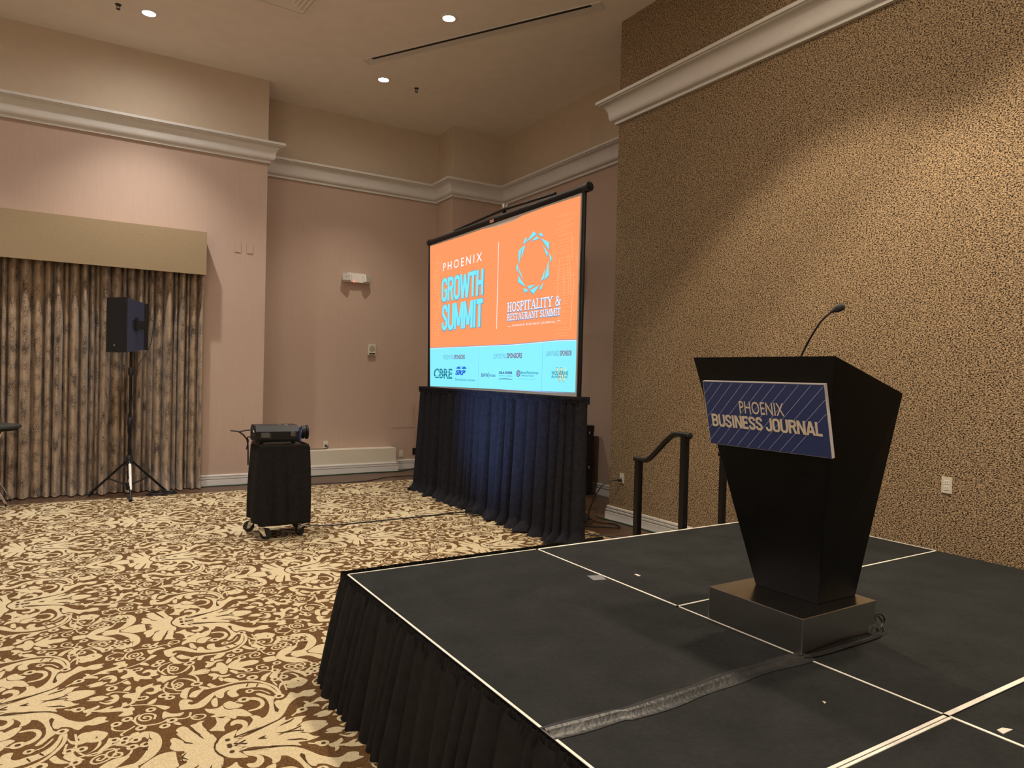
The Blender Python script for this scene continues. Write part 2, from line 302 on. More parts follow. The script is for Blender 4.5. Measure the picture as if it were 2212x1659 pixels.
STROKE=[(9,[(260,143),(273,177),(264,186),(244,166),(210,114)]),(8,[(161,405),(183,416),(198,422)]),(8,[(259,495),(294,484),(316,453),(333,418)]),(16,[(41,631),(69,629),(125,626),(188,636),(249,630),(306,596),(351,532),(374,468),(377,404),(371,382)]),(8,[(220,766),(269,730),(329,706),(365,711),(406,695),(419,749),(452,776)]),(9,[(374,749),(363,761),(376,770),(394,750),(386,724),(355,725),(338,756),(350,793),(388,794)]),(9,[(504,688),(492,697),(507,712),(528,684),(511,665),(483,678),(471,708),(492,732),(534,718),(563,671),(553,633),(494,635),(433,641),(395,629),(377,569),(385,497)]),(9,[(-68,731),(-79,742),(-65,759),(-41,730),(-54,704),(-79,707),(-103,731),(-111,768),(-92,802)]),(9,[(-98,778),(-120,740),(-122,694),(-96,653),(-56,636)]),(9,[(-15,340),(-32,350),(-19,365),(13,353),(18,327),(-8,310),(-35,329),(-41,360)]),(10,[(-36,403),(-44,370),(-64,354),(-95,364)]),(10,[(924,3),(950,-36),(959,-79),(956,-118)]),(9,[(864,-113),(849,-127),(866,-139),(884,-114),(873,-84),(842,-100),(838,-145),(858,-183),(924,-173)]),(9,[(835,-110),(838,-67),(860,-37)]),(10,[(370,138),(390,154),(410,167)]),(9,[(636,241),(678,254),(713,273),(740,298)]),(10,[(695,414),(684,403),(695,391),(713,410),(706,437),(677,430),(665,397),(681,366),(709,369),(733,399),(725,439)]),(10,[(671,360),(653,381),(647,422),(664,467),(703,489),(751,489),(782,466)]),(9,[(635,398),(647,422)]),(9,[(644,466),(616,491),(587,485),(561,461),(556,432),(566,417)]),(9,[(616,491),(588,517),(594,536)]),(9,[(537,607),(573,588),(595,577)]),(9,[(553,600),(603,609),(632,610)]),(9,[(565,607),(608,643),(632,669),(667,664)]),(10,[(565,694),(553,683),(569,677),(584,693),(576,715),(546,709),(526,686),(533,657),(564,648),(579,649)]),(10,[(614,646),(622,677),(610,715),(579,734),(536,739)]),(9,[(415,420),(421,504),(418,563),(433,609),(460,646),(490,655),(512,642)]),(9,[(540,-55),(573,-45),(603,-58),(631,-80)]),(9,[(547,65),(573,46),(606,61),(641,88)])]
# ---------------------------------------------------------------- carpet
def build_carpet():
    X0, X1, Y0, Y1 = -3.6, 4.62, -2.0, 9.77
    mb = MB(); mb.box(X0-2.4, X1, -6.0, Y1, 0, .008)
    sm = [[(p.x, p.y) for p in catmull([(a/1000, b/1000, 0) for a, b in q], True, 3)] for q in POLY]
    dk = [[(a/1000, b/1000) for a, b in q] for q in DARK]
    def strip(w, pts):
        P = catmull([(a/1000, b/1000, 0) for a, b in pts], False, 3); L = []; Rr = []
        for i, p in enumerate(P):
            t = (P[min(i+1, len(P)-1)]-P[max(0, i-1)]); t = t.normalized() if t.length else Vector((1, 0, 0))
            n = Vector((-t.y, t.x, 0))*w/2; L.append(((p+n).x, (p+n).y)); Rr.append(((p-n).x, (p-n).y))
        return [[L[i], L[i+1], Rr[i+1], Rr[i]] for i in range(len(P)-1)]
    st = [strip(w*.00105, p) for w, p in STROKE]
    circ = lambda cx, cy, r, n: [(cx+r*math.cos(2*math.pi*k/n), cy+r*math.sin(2*math.pi*k/n)) for k in range(n)]
    rg = []; dots = []
    for u, v, r in RING:
        if r > 0: rg.append(circ(u/1000, v/1000, r/1000, 12)); dots.append(circ(u/1000, v/1000, r*.4/1000, 8))
        else: dots.append(circ(u/1000, v/1000, -r/1000, 8))
    for i in range(-6, 6):
        for j in range(-6, 6):
            ox = .5+.915*i; oy = 4.866+.851*(i % 2)+1.702*j
            for sgn in (1, -1):
                def put(poly, z, mi):
                    q = [(ox+a, oy+sgn*b) for a, b in poly]
                    if max(p[0] for p in q) < X0 or min(p[0] for p in q) > X1 or max(p[1] for p in q) < Y0 or min(p[1] for p in q) > Y1: return
                    if min(p[0] for p in q) > 1.5 and max(p[1] for p in q) < 3.4: return      # under the stage
                    q = [(min(max(x, X0), X1), min(max(y, Y0), Y1), z) for x, y in q]
                    if sgn < 0: q = q[::-1]
                    mb.cur = mi; mb.add(q, [tuple(range(len(q)))])
                for k_, q in enumerate(sm): put(q, .0084+1.6e-5*k_+(8e-6 if sgn < 0 else 0), 1)
                for k_, s in enumerate(st):
                    for q in s: put(q, .0081+6e-6*k_+(3e-6 if sgn < 0 else 0), 1)
                for k_, q in enumerate(rg): put(q, .0094+1e-5*k_+(5e-6 if sgn < 0 else 0), 1)
                for k_, q in enumerate(dk): put(q, .0103+2e-5*k_+(1e-5 if sgn < 0 else 0), 2)
                for k_, q in enumerate(dots): put(q, .0106+1e-5*k_+(5e-6 if sgn < 0 else 0), 2)
    # make every face look up
    o = mb.build('carpet', [M_brown, M_cream, M_line])
    me = o.data
    flip = [p.index for p in me.polygons if p.index > 5 and p.normal.z < 0]
    if flip:
        import bmesh
        bm = bmesh.new(); bm.from_mesh(me); bm.faces.ensure_lookup_table()
        bmesh.ops.reverse_faces(bm, faces=[bm.faces[k] for k in flip]); bm.to_mesh(me); bm.free()
    tag(o, 'brown and cream damask patterned carpet covering the middle of the hall floor', 'carpet')
build_carpet()

# ---------------------------------------------------------------- cloth with folds
def fold_sheet(path, z_of, n_rows, amp, wave_n, seed, step=.012, flare=lambda t: 0.0, puddle=0.0, z_wob=0.0, pw=.8):
    """cloth hung along a plan polyline (folds bulge to its right); z_of(t), amp(t) with t=0 top, 1 bottom"""
    rnd = random.Random(seed)
    pts = []; tot = 0
    for a, b in zip(path[:-1], path[1:]):
        a = Vector(a); b = Vector(b); L = (b-a).length; k = max(2, int(L/step))
        d = (b-a)/L; nr = Vector((d.y, -d.x))
        for i in range(k): pts.append((a+d*(L*i/k), nr, tot+L*i/k))
        tot += L
    pts.append((Vector(path[-1]), pts[-1][1], tot))
    # smooth normals around corners
    N = len(pts); nrs = []
    for i in range(N):
        s = Vector((0, 0))
        for j in range(max(0, i-5), min(N, i+6)): s += pts[j][1]
        nrs.append(s.normalized())
    nf = max(3, int(tot*wave_n)); cuts = [0]
    for _ in range(nf): cuts.append(cuts[-1]+rnd.uniform(.5, 1.5))
    cuts = [c*tot/cuts[-1] for c in cuts]; hts = [rnd.uniform(.45, 1.2) for _ in cuts]; drift = [rnd.uniform(-.35, .35) for _ in cuts]
    wob = [rnd.uniform(-1, 1) for _ in cuts]
    def fold(s, t):
        for q in range(nf):
            if s <= cuts[q+1]+1e-9:
                u = (s-cuts[q])/(cuts[q+1]-cuts[q]); u = min(max(u+drift[q]*t*.35*math.sin(u*math.pi), 0), 1)
                return hts[q]*math.sin(u*math.pi)**pw, wob[q]
        return 0, 0
    mb = MB(); rows = n_rows+1
    for r in range(rows):
        t = r/n_rows
        for i, (p, _, s) in enumerate(pts):
            h, wq = fold(s, t)
            d = amp(t)*h+flare(t)
            z = z_of(t)+z_wob*t*wq
            if puddle and t > .93: d += puddle*(t-.93)/.07*(.45+.55*h)*(1+.5*wq)
            q = p+nrs[i]*d
            mb.v.append((q.x, q.y, max(z, .012)))
    W = len(pts)
    for r in range(n_rows):
        for i in range(W-1):
            mb.f.append((r*W+i, r*W+i+1, (r+1)*W+i+1, (r+1)*W+i)); mb.mi.append(0)
    return mb

# ---------------------------------------------------------------- curtain and pelmet
t = thing('curtain', 'floor length crushed velvet curtain in mottled tan and brown, hanging in folds under the pelmet', 'curtain', (-2, 10.2, 0))
m = fold_sheet([(-5.9, 10.322), (1.41, 10.322)], lambda t: 3.3*(1-t), 24, lambda t: .165+.015*t, 11.0, 3, step=.005, pw=.8, flare=lambda t: .0, puddle=.06)
m.build('curtain_cloth', M_velvet, t, smooth=True, off=(-2, 10.2, 0))
hd = MB(); hd.box(-5.9, 1.37, 10.24, 10.31, 3.3, 3.36).build('curtain_track', M_black_metal, t, off=(-2, 10.2, 0))
p = MB(); p.box(-5.9, 1.40, 10.06, 10.08, 2.875, 3.445); p.box(1.38, 1.40, 10.08, 10.328, 2.875, 3.445); p.box(-5.9, 1.38, 10.08, 10.328, 3.425, 3.445)
tag(p.build('pelmet', M_pelmet), 'long flat tan fabric pelmet box above the velvet curtain', 'pelmet')

# ---------------------------------------------------------------- loudspeaker on its tripod
SX, SY = .522, 9.80
st = thing('speaker_stand', 'black tripod speaker stand before the velvet curtain, with a pale strip on one leg', 'stand', (SX, SY, 0))
MB().tube([(0, 0, .12), (0, 0, .95)], .021, 12).build('lower_pole', M_black_metal, st, True)
MB().tube([(0, 0, .9), (0, 0, 1.82)], .0165, 12).build('upper_pole', M_black_metal, st, True)
MB().lathe([(.03, 1.52), (.032, 1.54), (.032, 1.60), (.026, 1.62)], 16).build('collar', M_black_plastic, st, True)
MB().lathe([(.03, .9), (.034, .92), (.034, .98), (.024, 1.0)], 16).build('collar', M_black_plastic, st, True)
MB().lathe([(.034, .40), (.042, .42), (.042, .50), (.03, .53)], 16).build('hub', M_black_plastic, st, True)
MB().lathe([(.026, .10), (.036, .12), (.036, .19), (.026, .2)], 16).build('lower_hub', M_black_plastic, st, True)
MB().box(-.012, .012, -.026, -.02, .19, .235).build('label_sticker', M_white, st)
feet = [(.0, -.38), (-.43, .17), (.43, .15)]
for k, (fx, fy) in enumerate(feet):
    leg = MB().tube([(fx*.08, fy*.08, .45), (fx*.96, fy*.96, .052)], .0145, 10).build('leg', M_black_metal, st, True)
    MB().tube([(fx*.93, fy*.93, .062), (fx, fy, .028)], [.02, .022], 10).build('rubber_foot', M_rubber, leg, True)
    MB().tube([(0, 0, .15), (fx*.5, fy*.5, .24)], .009, 8).build('brace', M_black_metal, st, True)
    if k == 0: MB().tube([(fx*.15+.003, fy*.15-.004, .425), (fx*.75+.003, fy*.75-.004, .14)], .0165, 10).build('pale_tape_strip', M_white, leg, True)
sp = thing('loudspeaker', 'black loudspeaker on the tripod stand, blue light from the screen painted into its cabinet', 'speaker', (SX, SY, 1.80), R(0))
# plan: grille faces left and towards the viewer, cabinet narrows to the back
A, B_, Cc, D_ = Vector((-.255, .06)), Vector((-.055, -.15)), Vector((.165, .06)), Vector((.03, .27))
def tapered(pts, z0, z1, zb0, zb1):
    mb = MB(); (a, b, c, d) = pts
    mb.add([(a.x, a.y, z0), (b.x, b.y, z0), (c.x, c.y, zb0), (d.x, d.y, zb0), (a.x, a.y, z1), (b.x, b.y, z1), (c.x, c.y, zb1), (d.x, d.y, zb1)],
           [(3, 2, 1, 0), (4, 5, 6, 7), (0, 1, 5, 4), (1, 2, 6, 5), (2, 3, 7, 6), (3, 0, 4, 7)])
    return mb
M_cab_blue_lit = mat('speaker_cabinet_blue_lit', (.026, .036, .080), .36, var=.1, scale=80, bump=.05, spec=.8)  # black cabinet, with the screen's blue light painted into its colour
M_grille = mat('speaker_grille', (.006, .006, .007), .7, var=.3, scale=300)
tapered((A, B_, Cc, D_), .0, .665, .05, .62).build('cabinet', M_cab_blue_lit, sp)
n1 = (B_-A).normalized(); n2 = Vector((n1.y, -n1.x))
g = MB()
for s0, s1 in ((0, 1),):
    a = A; b = B_
    g.add([(a.x, a.y, .0), (b.x, b.y, .0), (b.x+n2.x*.02, b.y+n2.y*.02, .0), (a.x+n2.x*.02, a.y+n2.y*.02, .0), (a.x, a.y, .668), (b.x, b.y, .668), (b.x+n2.x*.02, b.y+n2.y*.02, .668), (a.x+n2.x*.02, a.y+n2.y*.02, .668)],
          [(3, 2, 1, 0), (4, 5, 6, 7), (0, 1, 5, 4), (1, 2, 6, 5), (2, 3, 7, 6), (3, 0, 4, 7)])
g.build('grille', M_grille, sp)
q = A+(B_-A)*.42+n2*.022
MB().lathe([(.012, 0), (.014, .002), (.012, .004)], 12, Matrix.Translation((q.x, q.y, .085)) @ Vector((n2.x, n2.y, 0)).to_track_quat('Z', 'Y').to_matrix().to_4x4()).build('badge', M_chrome, sp)
# rear moulding and side handle
e1 = (Cc-B_).normalized(); e2 = Vector((e1.y, -e1.x))
def on_side(u0, u1, z0, z1, d0, d1):
    mb = MB(); vs = []
    for z in (z0, z1):
        for d in (d0, d1):
            for u in (u0, u1):
                p_ = B_+e1*u+e2*d; vs.append((p_.x, p_.y, z))
    mb.add(vs, [(0, 2, 3, 1), (4, 5, 7, 6), (0, 1, 5, 4), (2, 6, 7, 3), (0, 4, 6, 2), (1, 3, 7, 5)]); return mb
hdl = on_side(.085, .29, .30, .40, .0, .006).build('side_handle', M_black_plastic, sp)
on_side(.125, .155, .265, .435, .006, .02).build('grip_bar', M_black_plastic, hdl)
tapered((Cc+(B_-Cc)*.12, Cc+e1*.035, D_+(Cc-B_)*.1+n2*-.03, D_), .04, .625, .07, .59).build('rear_moulding', M_black_plastic, sp)
# lead from the speaker to the floor
pts = catmull([(SX+.20, SY+.03, 2.22), (SX+.235, SY, 2.20), (SX+.225, SY, 2.0), (SX+.19, SY, 1.85), (SX+.06, SY-.02, 1.60), (SX+.028, SY-.02, 1.3), (SX-.03, SY-.02, .9), (SX+.03, SY-.03, .5), (SX-.06, SY-.08, .25), (SX-.02, SY-.02, .02), (SX+.15, SY-.12, .012)], n=5)
tag(MB().tube(pts, .005, 6).build('speaker_cable', M_cable, smooth=True), 'thin black lead from the back of the tripod loudspeaker down its pole', 'cable')
pts = []
for k in range(76):
    a = k/75*2*math.pi*4.6; pts.append((SX+.37+(.17+.01*math.sin(k))*math.cos(a), SY+.05+(.09+.012*math.cos(k*1.7))*math.sin(a), .012+.004*(k % 7)))
tag(MB().tube(pts, .005, 6).build('cable_coil', M_cable, smooth=True), 'loose coil of black cable on the floorboards behind the speaker stand', 'cable')

# ---------------------------------------------------------------- folding table cut by the left edge
TX, TY = -.905, 9.80
tb = thing('folding_table', 'small round black topped folding table with slanted chrome legs at the left edge', 'table', (TX, TY, 0))
MB().lathe([(.02, .868), (.28, .868), (.29, .876), (.29, .89), (.02, .89)], 40).build('under_tray', M_rubber, tb, True)
MB().lathe([(.02, .895), (.315, .895), (.328, .902), (.33, .915), (.325, .928), (.02, .93)], 40).build('table_top', mat('black_table_top', (.03, .033, .03), .5, var=.1, scale=40), tb, True)
MB().tube([(0, 0, .86), (0, 0, .896)], .06, 12).build('hinge_block', M_black_plastic, tb)
for (ax, ay, bx, by) in ((-.20, .10, .225, .20), (-.20, -.10, .21, -.16), (.16, .13, -.26, .20), (.16, -.13, -.26, -.18)):
    leg = MB().tube([(ax, ay, .868), (bx, by, .03)], .012, 10).build('leg', M_chrome, tb, True)
    MB().tube([(bx-(bx-ax)*.03, by-(by-ay)*.03, .045), (bx, by, .018)], .015, 10).build('rubber_foot', M_rubber, leg, True)

# ---------------------------------------------------------------- projector cart
KX, KY = 1.685, 7.05
ct = thing('projector_cart', 'black skirted rolling cart with swivel wheels carrying the projector', 'cart', (KX, KY, 0), R(-1))
hw, hd_ = .228, .225
tr = MB(); tr.box(-hw, hw, -hd_, hd_, .885, .90)
MB_rim = MB()
for x0, x1, y0, y1 in ((-hw, hw, -hd_, -hd_+.012), (-hw, hw, hd_-.012, hd_), (-hw, -hw+.012, -hd_+.012, hd_-.012), (hw-.012, hw, -hd_+.012, hd_-.012)): tr.box(x0, x1, y0, y1, .90, .918)
tr.build('tray', M_black_plastic, ct)
sk = fold_sheet([(-hw, hd_), (-hw, -hd_), (hw, -hd_), (hw, hd_), (-hw, hd_)], lambda t: .895-.735*t, 20, lambda t: .009+.022*t, 8, 11, step=.008, flare=lambda t: .006+.014*math.sin(t*math.pi*.8), z_wob=.012)
sk.build('skirt', M_skirt, ct, True)
MB().box(-hw+.02, hw-.02, -hd_+.02, hd_-.02, .135, .16).build('base_shelf', M_black_metal, ct)
for sx in (-1, 1):
    for sy in (-1, 1):
        MB().tube([(sx*(hw-.03), sy*(hd_-.03), .16), (sx*(hw-.03), sy*(hd_-.03), .885)], .014, 8).build('corner_post', M_black_metal, ct)
def caster(x, y, a):
    Mx = Matrix.Translation((x, y, 0)) @ Matrix.Rotation(R(a), 4, 'Z')
    cb = MB()
    cb.box(-.03, .03, -.03, .03, .128, .135, Mx); cb.lathe([(.018, .112), (.018, .128)], 12, Mx)
    for s in (-1, 1):
        cb.add([Mx @ Vector(p) for p in ((-.03, s*.022, .115), (.03, s*.022, .115), (.05, s*.022, .045), (.025, s*.022, .045), (-.03, s*.026, .115), (.03, s*.026, .115), (.05, s*.026, .045), (.025, s*.026, .045))],
               [(0, 1, 2, 3), (7, 6, 5, 4), (0, 4, 5, 1), (1, 5, 6, 2), (2, 6, 7, 3), (3, 7, 4, 0)])
    cb.box(-.03, .03, -.026, .026, .110, .116, Mx)
    o = cb.build('caster', M_chrome, ct)
    Wm = Mx @ Matrix.Translation((.037, 0, .065)) @ Matrix.Rotation(R(90), 4, 'X')
    MB().lathe([(.012, -.018), (.04, -.018), (.053, -.012), (.054, 0), (.053, .012), (.04, .018), (.012, .018)], 24, Wm).build('wheel', M_rubber, o, True)
caster(-.19, -.17, -30); caster(.19, -.18, 120); caster(-.21, .19, 150); caster(.2, .19, 40)

pj = thing('projector', 'black video projector on the skirted cart, lens aimed at the draped screen', 'projector', (KX-.02, KY-.01, .918), R(-3))
M_proj = mat('projector_shell', (.012, .012, .013), .42, var=.15, scale=60, bump=.04, spec=.3)
M_blue = mat('blue_vent_plastic', (.02, .05, .16), .35, var=.15, scale=30)
bd = MB()
prof = [(-.165, .022), (.165, .022), (.178, .05), (.178, .125), (.12, .178), (-.12, .178), (-.178, .125), (-.178, .05)]
n_ = len(prof)
bd.add([(-.235, y, z) for y, z in prof]+[(.165, y, z) for y, z in prof], [tuple(range(n_))[::-1], tuple(range(n_, 2*n_))]+[(i, (i+1) % n_, n_+(i+1) % n_, n_+i) for i in range(n_)])
bd.build('housing', M_proj, pj)
rp = MB(); rp.box(-.24, -.235, -.15, .15, .035, .15); pnl = rp.build('rear_panel', M_black_plastic, pj)
for k, (y, z) in enumerate(((-.06, .12), (-.02, .12), (.05, .10), (.09, .06), (-.09, .06))):
    MB().box(-.246, -.24, y-.015, y+.015, z-.01, z+.01).build('socket', M_white if k == 0 else M_black_metal, pnl)
vf = MB()
for k in range(7): vf.box(.166, .172, -.16, .16, .035+k*.018, .043+k*.018)
vf.box(.166, .185, -.175, -.155, .03, .165); vf.box(.166, .185, .155, .175, .03, .165)
vf.build('front_vent', M_blue, pj)
Lm = Matrix.Translation((.165, 0, .10)) @ Matrix.Rotation(R(90), 4, 'Y')
ln = MB().lathe([(.045, 0), (.05, .02), (.05, .05), (.062, .055), (.066, .07), (.066, .082), (.056, .086), (.056, .094), (.07, .10), (.072, .118), (.06, .12)], 32, Lm).build('lens_barrel', M_black_metal, pj, True)
MB().lathe([(.001, .119), (.055, .1195), (.055, .1215), (.001, .1225)], 32, Lm).build('lens_glass', mat('lens_glass', (.02, .03, .06), .05, coat=1.0, var=.05, scale=10), ln, True)
for z in (.045, .02): MB().lathe([(.0515, z-.006), (.0535, z-.004), (.0535, z+.004), (.0515, z+.006)], 32, Lm).build('focus_ring', M_chrome, ln, True)
M_print = mat('faded_print', (.16, .16, .16), .6, var=.3, scale=200)
for x0, x1, z0 in ((-.19, -.10, .07), (.085, .135, .08)):
    sb = MB()
    for k in range(6): sb.box(x0, x1-.008*(k % 3), -.1795, -.1782, z0+.008*k, z0+.0045+.008*k)
    sb.build('rating_label', M_print, pj)
for x in (-.18, .12):
    for y in (-.12, .12): MB().lathe([(.018, 0), (.02, .008), (.016, .024)], 12, Matrix.Translation((x, y, 0))).build('foot', M_rubber, pj)
for x, y in ((.02, .05), (.06, -.06)): MB().box(x-.015, x+.015, y-.006, y+.006, .178, .1795).build('button', M_white, pj)
def cable(name, pts, r, label, m=M_cable, n=6):
    return tag(MB().tube(catmull(pts, n=n), r, 6).build(name, m, smooth=True), label, 'cable')
cable('video_cable', [(1.43, 7.05, 1.05), (1.36, 7.05, 1.045), (1.30, 7.05, 1.035), (1.225, 7.06, 1.045), (1.30, 7.08, 1.03), (1.36, 7.09, .98), (1.39, 7.10, .91), (1.40, 7.12, .70)], .007, 'black video lead looping out of the back of the projector')
cable('power_cable', [(1.43, 7.12, .975), (1.39, 7.12, .97), (1.40, 7.13, .93), (1.385, 7.14, .85)], .006, 'short black power lead bending from the projector over the cart edge')
# condensed heavy capitals built from strokes
SAN = {
 'G': (.62, [(.52, .70), (.50, .84), (.40, .92), (.22, .92), (.12, .84), (.10, .70), (.10, .30), (.12, .16), (.22, .08), (.40, .08), (.50, .16), (.52, .30), (.52, .46), (.32, .46)]),
 'R': (.62, [(.10, 0), (.10, 1)], [(.10, .92), (.38, .92), (.50, .86), (.52, .74), (.50, .60), (.38, .52), (.10, .52)], [(.36, .52), (.53, 0)]),
 'O': (.62, [(.31, .92), (.20, .91), (.12, .84), (.10, .70), (.10, .30), (.12, .16), (.20, .09), (.31, .08), (.42, .09), (.50, .16), (.52, .30), (.52, .70), (.50, .84), (.42, .91), (.31, .92)]),
 'W': (.88, [(.07, 1), (.24, 0)], [(.26, 0), (.44, .96)], [(.44, .96), (.62, 0)], [(.64, 0), (.81, 1)]),
 'T': (.56, [(.28, 0), (.28, 1)], [(.01, .92), (.55, .92)]),
 'H': (.62, [(.10, 0), (.10, 1)], [(.52, 0), (.52, 1)], [(.10, .5), (.52, .5)]),
 'S': (.58, [(.48, .70), (.46, .85), (.37, .92), (.21, .92), (.12, .85), (.10, .73), (.14, .61), (.29, .50), (.43, .40), (.48, .28), (.46, .15), (.37, .08), (.20, .08), (.11, .15), (.09, .31)]),
 'U': (.62, [(.10, 1), (.10, .30), (.12, .16), (.21, .08), (.41, .08), (.50, .16), (.52, .30), (.52, 1)]),
 'M': (.84, [(.10, 0), (.10, 1)], [(.12, 1), (.41, .12)], [(.43, .12), (.72, 1)], [(.74, 0), (.74, 1)]),
 'I': (.26, [(.13, 0), (.13, 1)]),
 'B': (.62, [(.10, 0), (.10, 1)], [(.10, .92), (.38, .92), (.48, .86), (.50, .75), (.47, .60), (.38, .53), (.10, .53)], [(.38, .52), (.49, .44), (.52, .30), (.50, .15), (.38, .08), (.10, .08)]),
 'N': (.66, [(.10, 0), (.10, 1)], [(.12, 1), (.54, 0)], [(.56, 0), (.56, 1)]),
 'E': (.54, [(.10, 0), (.10, 1)], [(.10, .92), (.50, .92)], [(.10, .08), (.50, .08)], [(.10, .5), (.45, .5)]),
 'J': (.54, [(.44, 1), (.44, .28), (.42, .15), (.33, .08), (.19, .08), (.11, .15), (.09, .30)]),
 'A': (.66, [(.08, 0), (.32, 1)], [(.34, 1), (.58, 0)], [(.17, .26), (.49, .26)]),
 'L': (.50, [(.10, 0), (.10, 1)], [(.10, .08), (.48, .08)]),
 ' ': (.22,)}
def sans_quads(body, x0, x1, y0, y1, w_=.17):
    tot = sum(SAN[c][0] for c in body); kx = (x1-x0)/tot; kz = y1-y0; out = []; x = x0
    hw_ = w_*kz*.5
    for c in body:
        for pts in SAN[c][1:]:
            P = [Vector((x+a*kx, y0+b*kz)) for a, b in pts]; L = []; Q = []
            for i, p in enumerate(P):
                t_ = (P[min(i+1, len(P)-1)]-P[max(i-1, 0)]).normalized()
                if P[0] == P[-1] and i in (0, len(P)-1): t_ = (P[1]-P[-2]).normalized()
                n__ = Vector((-t_.y, t_.x))*hw_
                if len(P) == 2 and abs(t_.x) > .05 and abs(t_.y) > .3: n__ = Vector((hw_*1.05, 0)) if t_.y < 0 else Vector((-hw_*1.05, 0))
                L.append(p+n__); Q.append(p-n__)
            for i in range(len(P)-1): out.append([tuple(L[i]), tuple(Q[i]), tuple(Q[i+1]), tuple(L[i+1])])
        x += SAN[c][0]*kx
    return out
# ---------------------------------------------------------------- projection screen
TH = math.tan(R(1.0)); RO = (4.12, 7.2, 0)
def SP(s, z, d=0.0):
    y = 9.0-s; return (4.12+(y-6.9)*TH-d, y, z)
sc = thing('projection_screen', 'large black framed projection screen lit with an orange and pale blue event slide', 'screen', RO)
def em(name, rgb, k=1.0):
    c = lin(rgb); return mat(name, tuple(.05*v for v in c), .9, var=.03, scale=3, emit=c, estr=k*1.22, spec=.1)
ME = [em('slide_orange', (242, 148, 95)), em('slide_pale_blue', (133, 230, 248)), em('slide_lettering_blue', (124, 226, 238)), em('slide_white', (236, 236, 246)),
      em('slide_outline_blue', (96, 138, 188)), em('slide_teal', (28, 116, 140)), em('slide_royal_blue', (40, 100, 210)), em('slide_navy', (62, 74, 130)),
      em('slide_maroon', (124, 92, 122)), em('slide_orange_line', (249, 170, 118)), em('slide_cream', (232, 224, 170)), em('slide_grey_blue', (110, 168, 190))]
(ORANGE, PALE, LETTER, WHITE, OUTL, TEAL, ROYAL, NAVY, MAROON, OLINE, CREAM_, GREY) = range(12)
sl = MB()
def face(pts, mi, d):
    sl.cur = mi; sl.add([SP(s, z, d) for s, z in pts], [tuple(range(len(pts)))])
def rect(s0, s1, z0, z1, mi, d=.006): face([(s0, z0), (s1, z0), (s1, z1), (s0, z1)], mi, d)
def txt(body, s0, s1, z0, z1, mi, d=.006, bold=0.0, slant=0.0, spacing=1.0):
    vs, fs = text2d(body, bold, spacing); sl.cur = mi
    sl.add([SP(s0+(s1-s0)*x+slant*(z1-z0)*y, z0+(z1-z0)*y, d) for x, y in vs], fs)
edge = [(.11, 1.985), (.9, 1.984), (1.547, 1.983), (2.35, 1.982), (2.93, 1.994), (3.24, 2.003), (3.58, 1.998)]
top = [(3.585, 3.40), (3.0, 3.41), (2.5, 3.405), (2.3, 3.38), (1.9, 3.385), (1.6, 3.41), (1.0, 3.41), (.3, 3.42), (.035, 3.425)]
face(edge+top, ORANGE, .004)
face([(.145, 1.46), (1.9, 1.475), (3.58, 1.49)]+edge[::-1], PALE, .004)
def curve_line(pts, w_, mi, d=.005):
    for (a, b), (c, e) in zip(pts[:-1], pts[1:]):
        L = math.hypot(c-a, e-b) or 1; nx, nz = -(e-b)/L*w_/2, (c-a)/L*w_/2
        face([(a+nx, b+nz), (a-nx, b-nz), (c-nx, e-nz), (c+nx, e+nz)], mi, d)
curve_line([(a, b+.006) for a, b in edge], .007, OUTL); curve_line(edge, .007, WHITE)
rnd = random.Random(5)   # faint street-map lines at both sides of the slide
for lo, hi, nrow, zz in ((.16, .44, 34, (2.05, 3.3)), (3.12, 3.55, 44, (2.05, 3.3))):
    for k in range(nrow):
        z = zz[0]+(zz[1]-zz[0])*k/nrow+rnd.uniform(-.01, .01); a = lo+rnd.uniform(0, .25)*(hi-lo); b_ = hi-rnd.uniform(0, .35)*(hi-lo)
        rect(a, b_, z, z+.004, OLINE, .005)
    for k in range(nrow//2):
        s = lo+(hi-lo)*rnd.random(); z = rnd.uniform(zz[0], zz[1]-.3); rect(s, s+.008, z, z+rnd.uniform(.1, .3), OLINE, .005)
txt('PHOENIX', .487, 1.596, 3.02, 3.13, WHITE, .008, .008, spacing=1.45)
for body, s0, s1, z0, z1 in (('GROWTH', .455, 1.655, 2.607, 2.922), ('SUMMIT', .485, 1.655, 2.219, 2.563)):
    for k_, q in enumerate(sans_quads(body, s0-.008, s1+.008, z0-.006, z1, .215)): face(q, OUTL, .006+2e-5*k_)
    for k_, q in enumerate(sans_quads(body, s0, s1, z0, z1, .175)): face(q, LETTER, .009+2e-5*k_)
rect(1.993, 2.006, 2.175, 3.187, WHITE, .008)
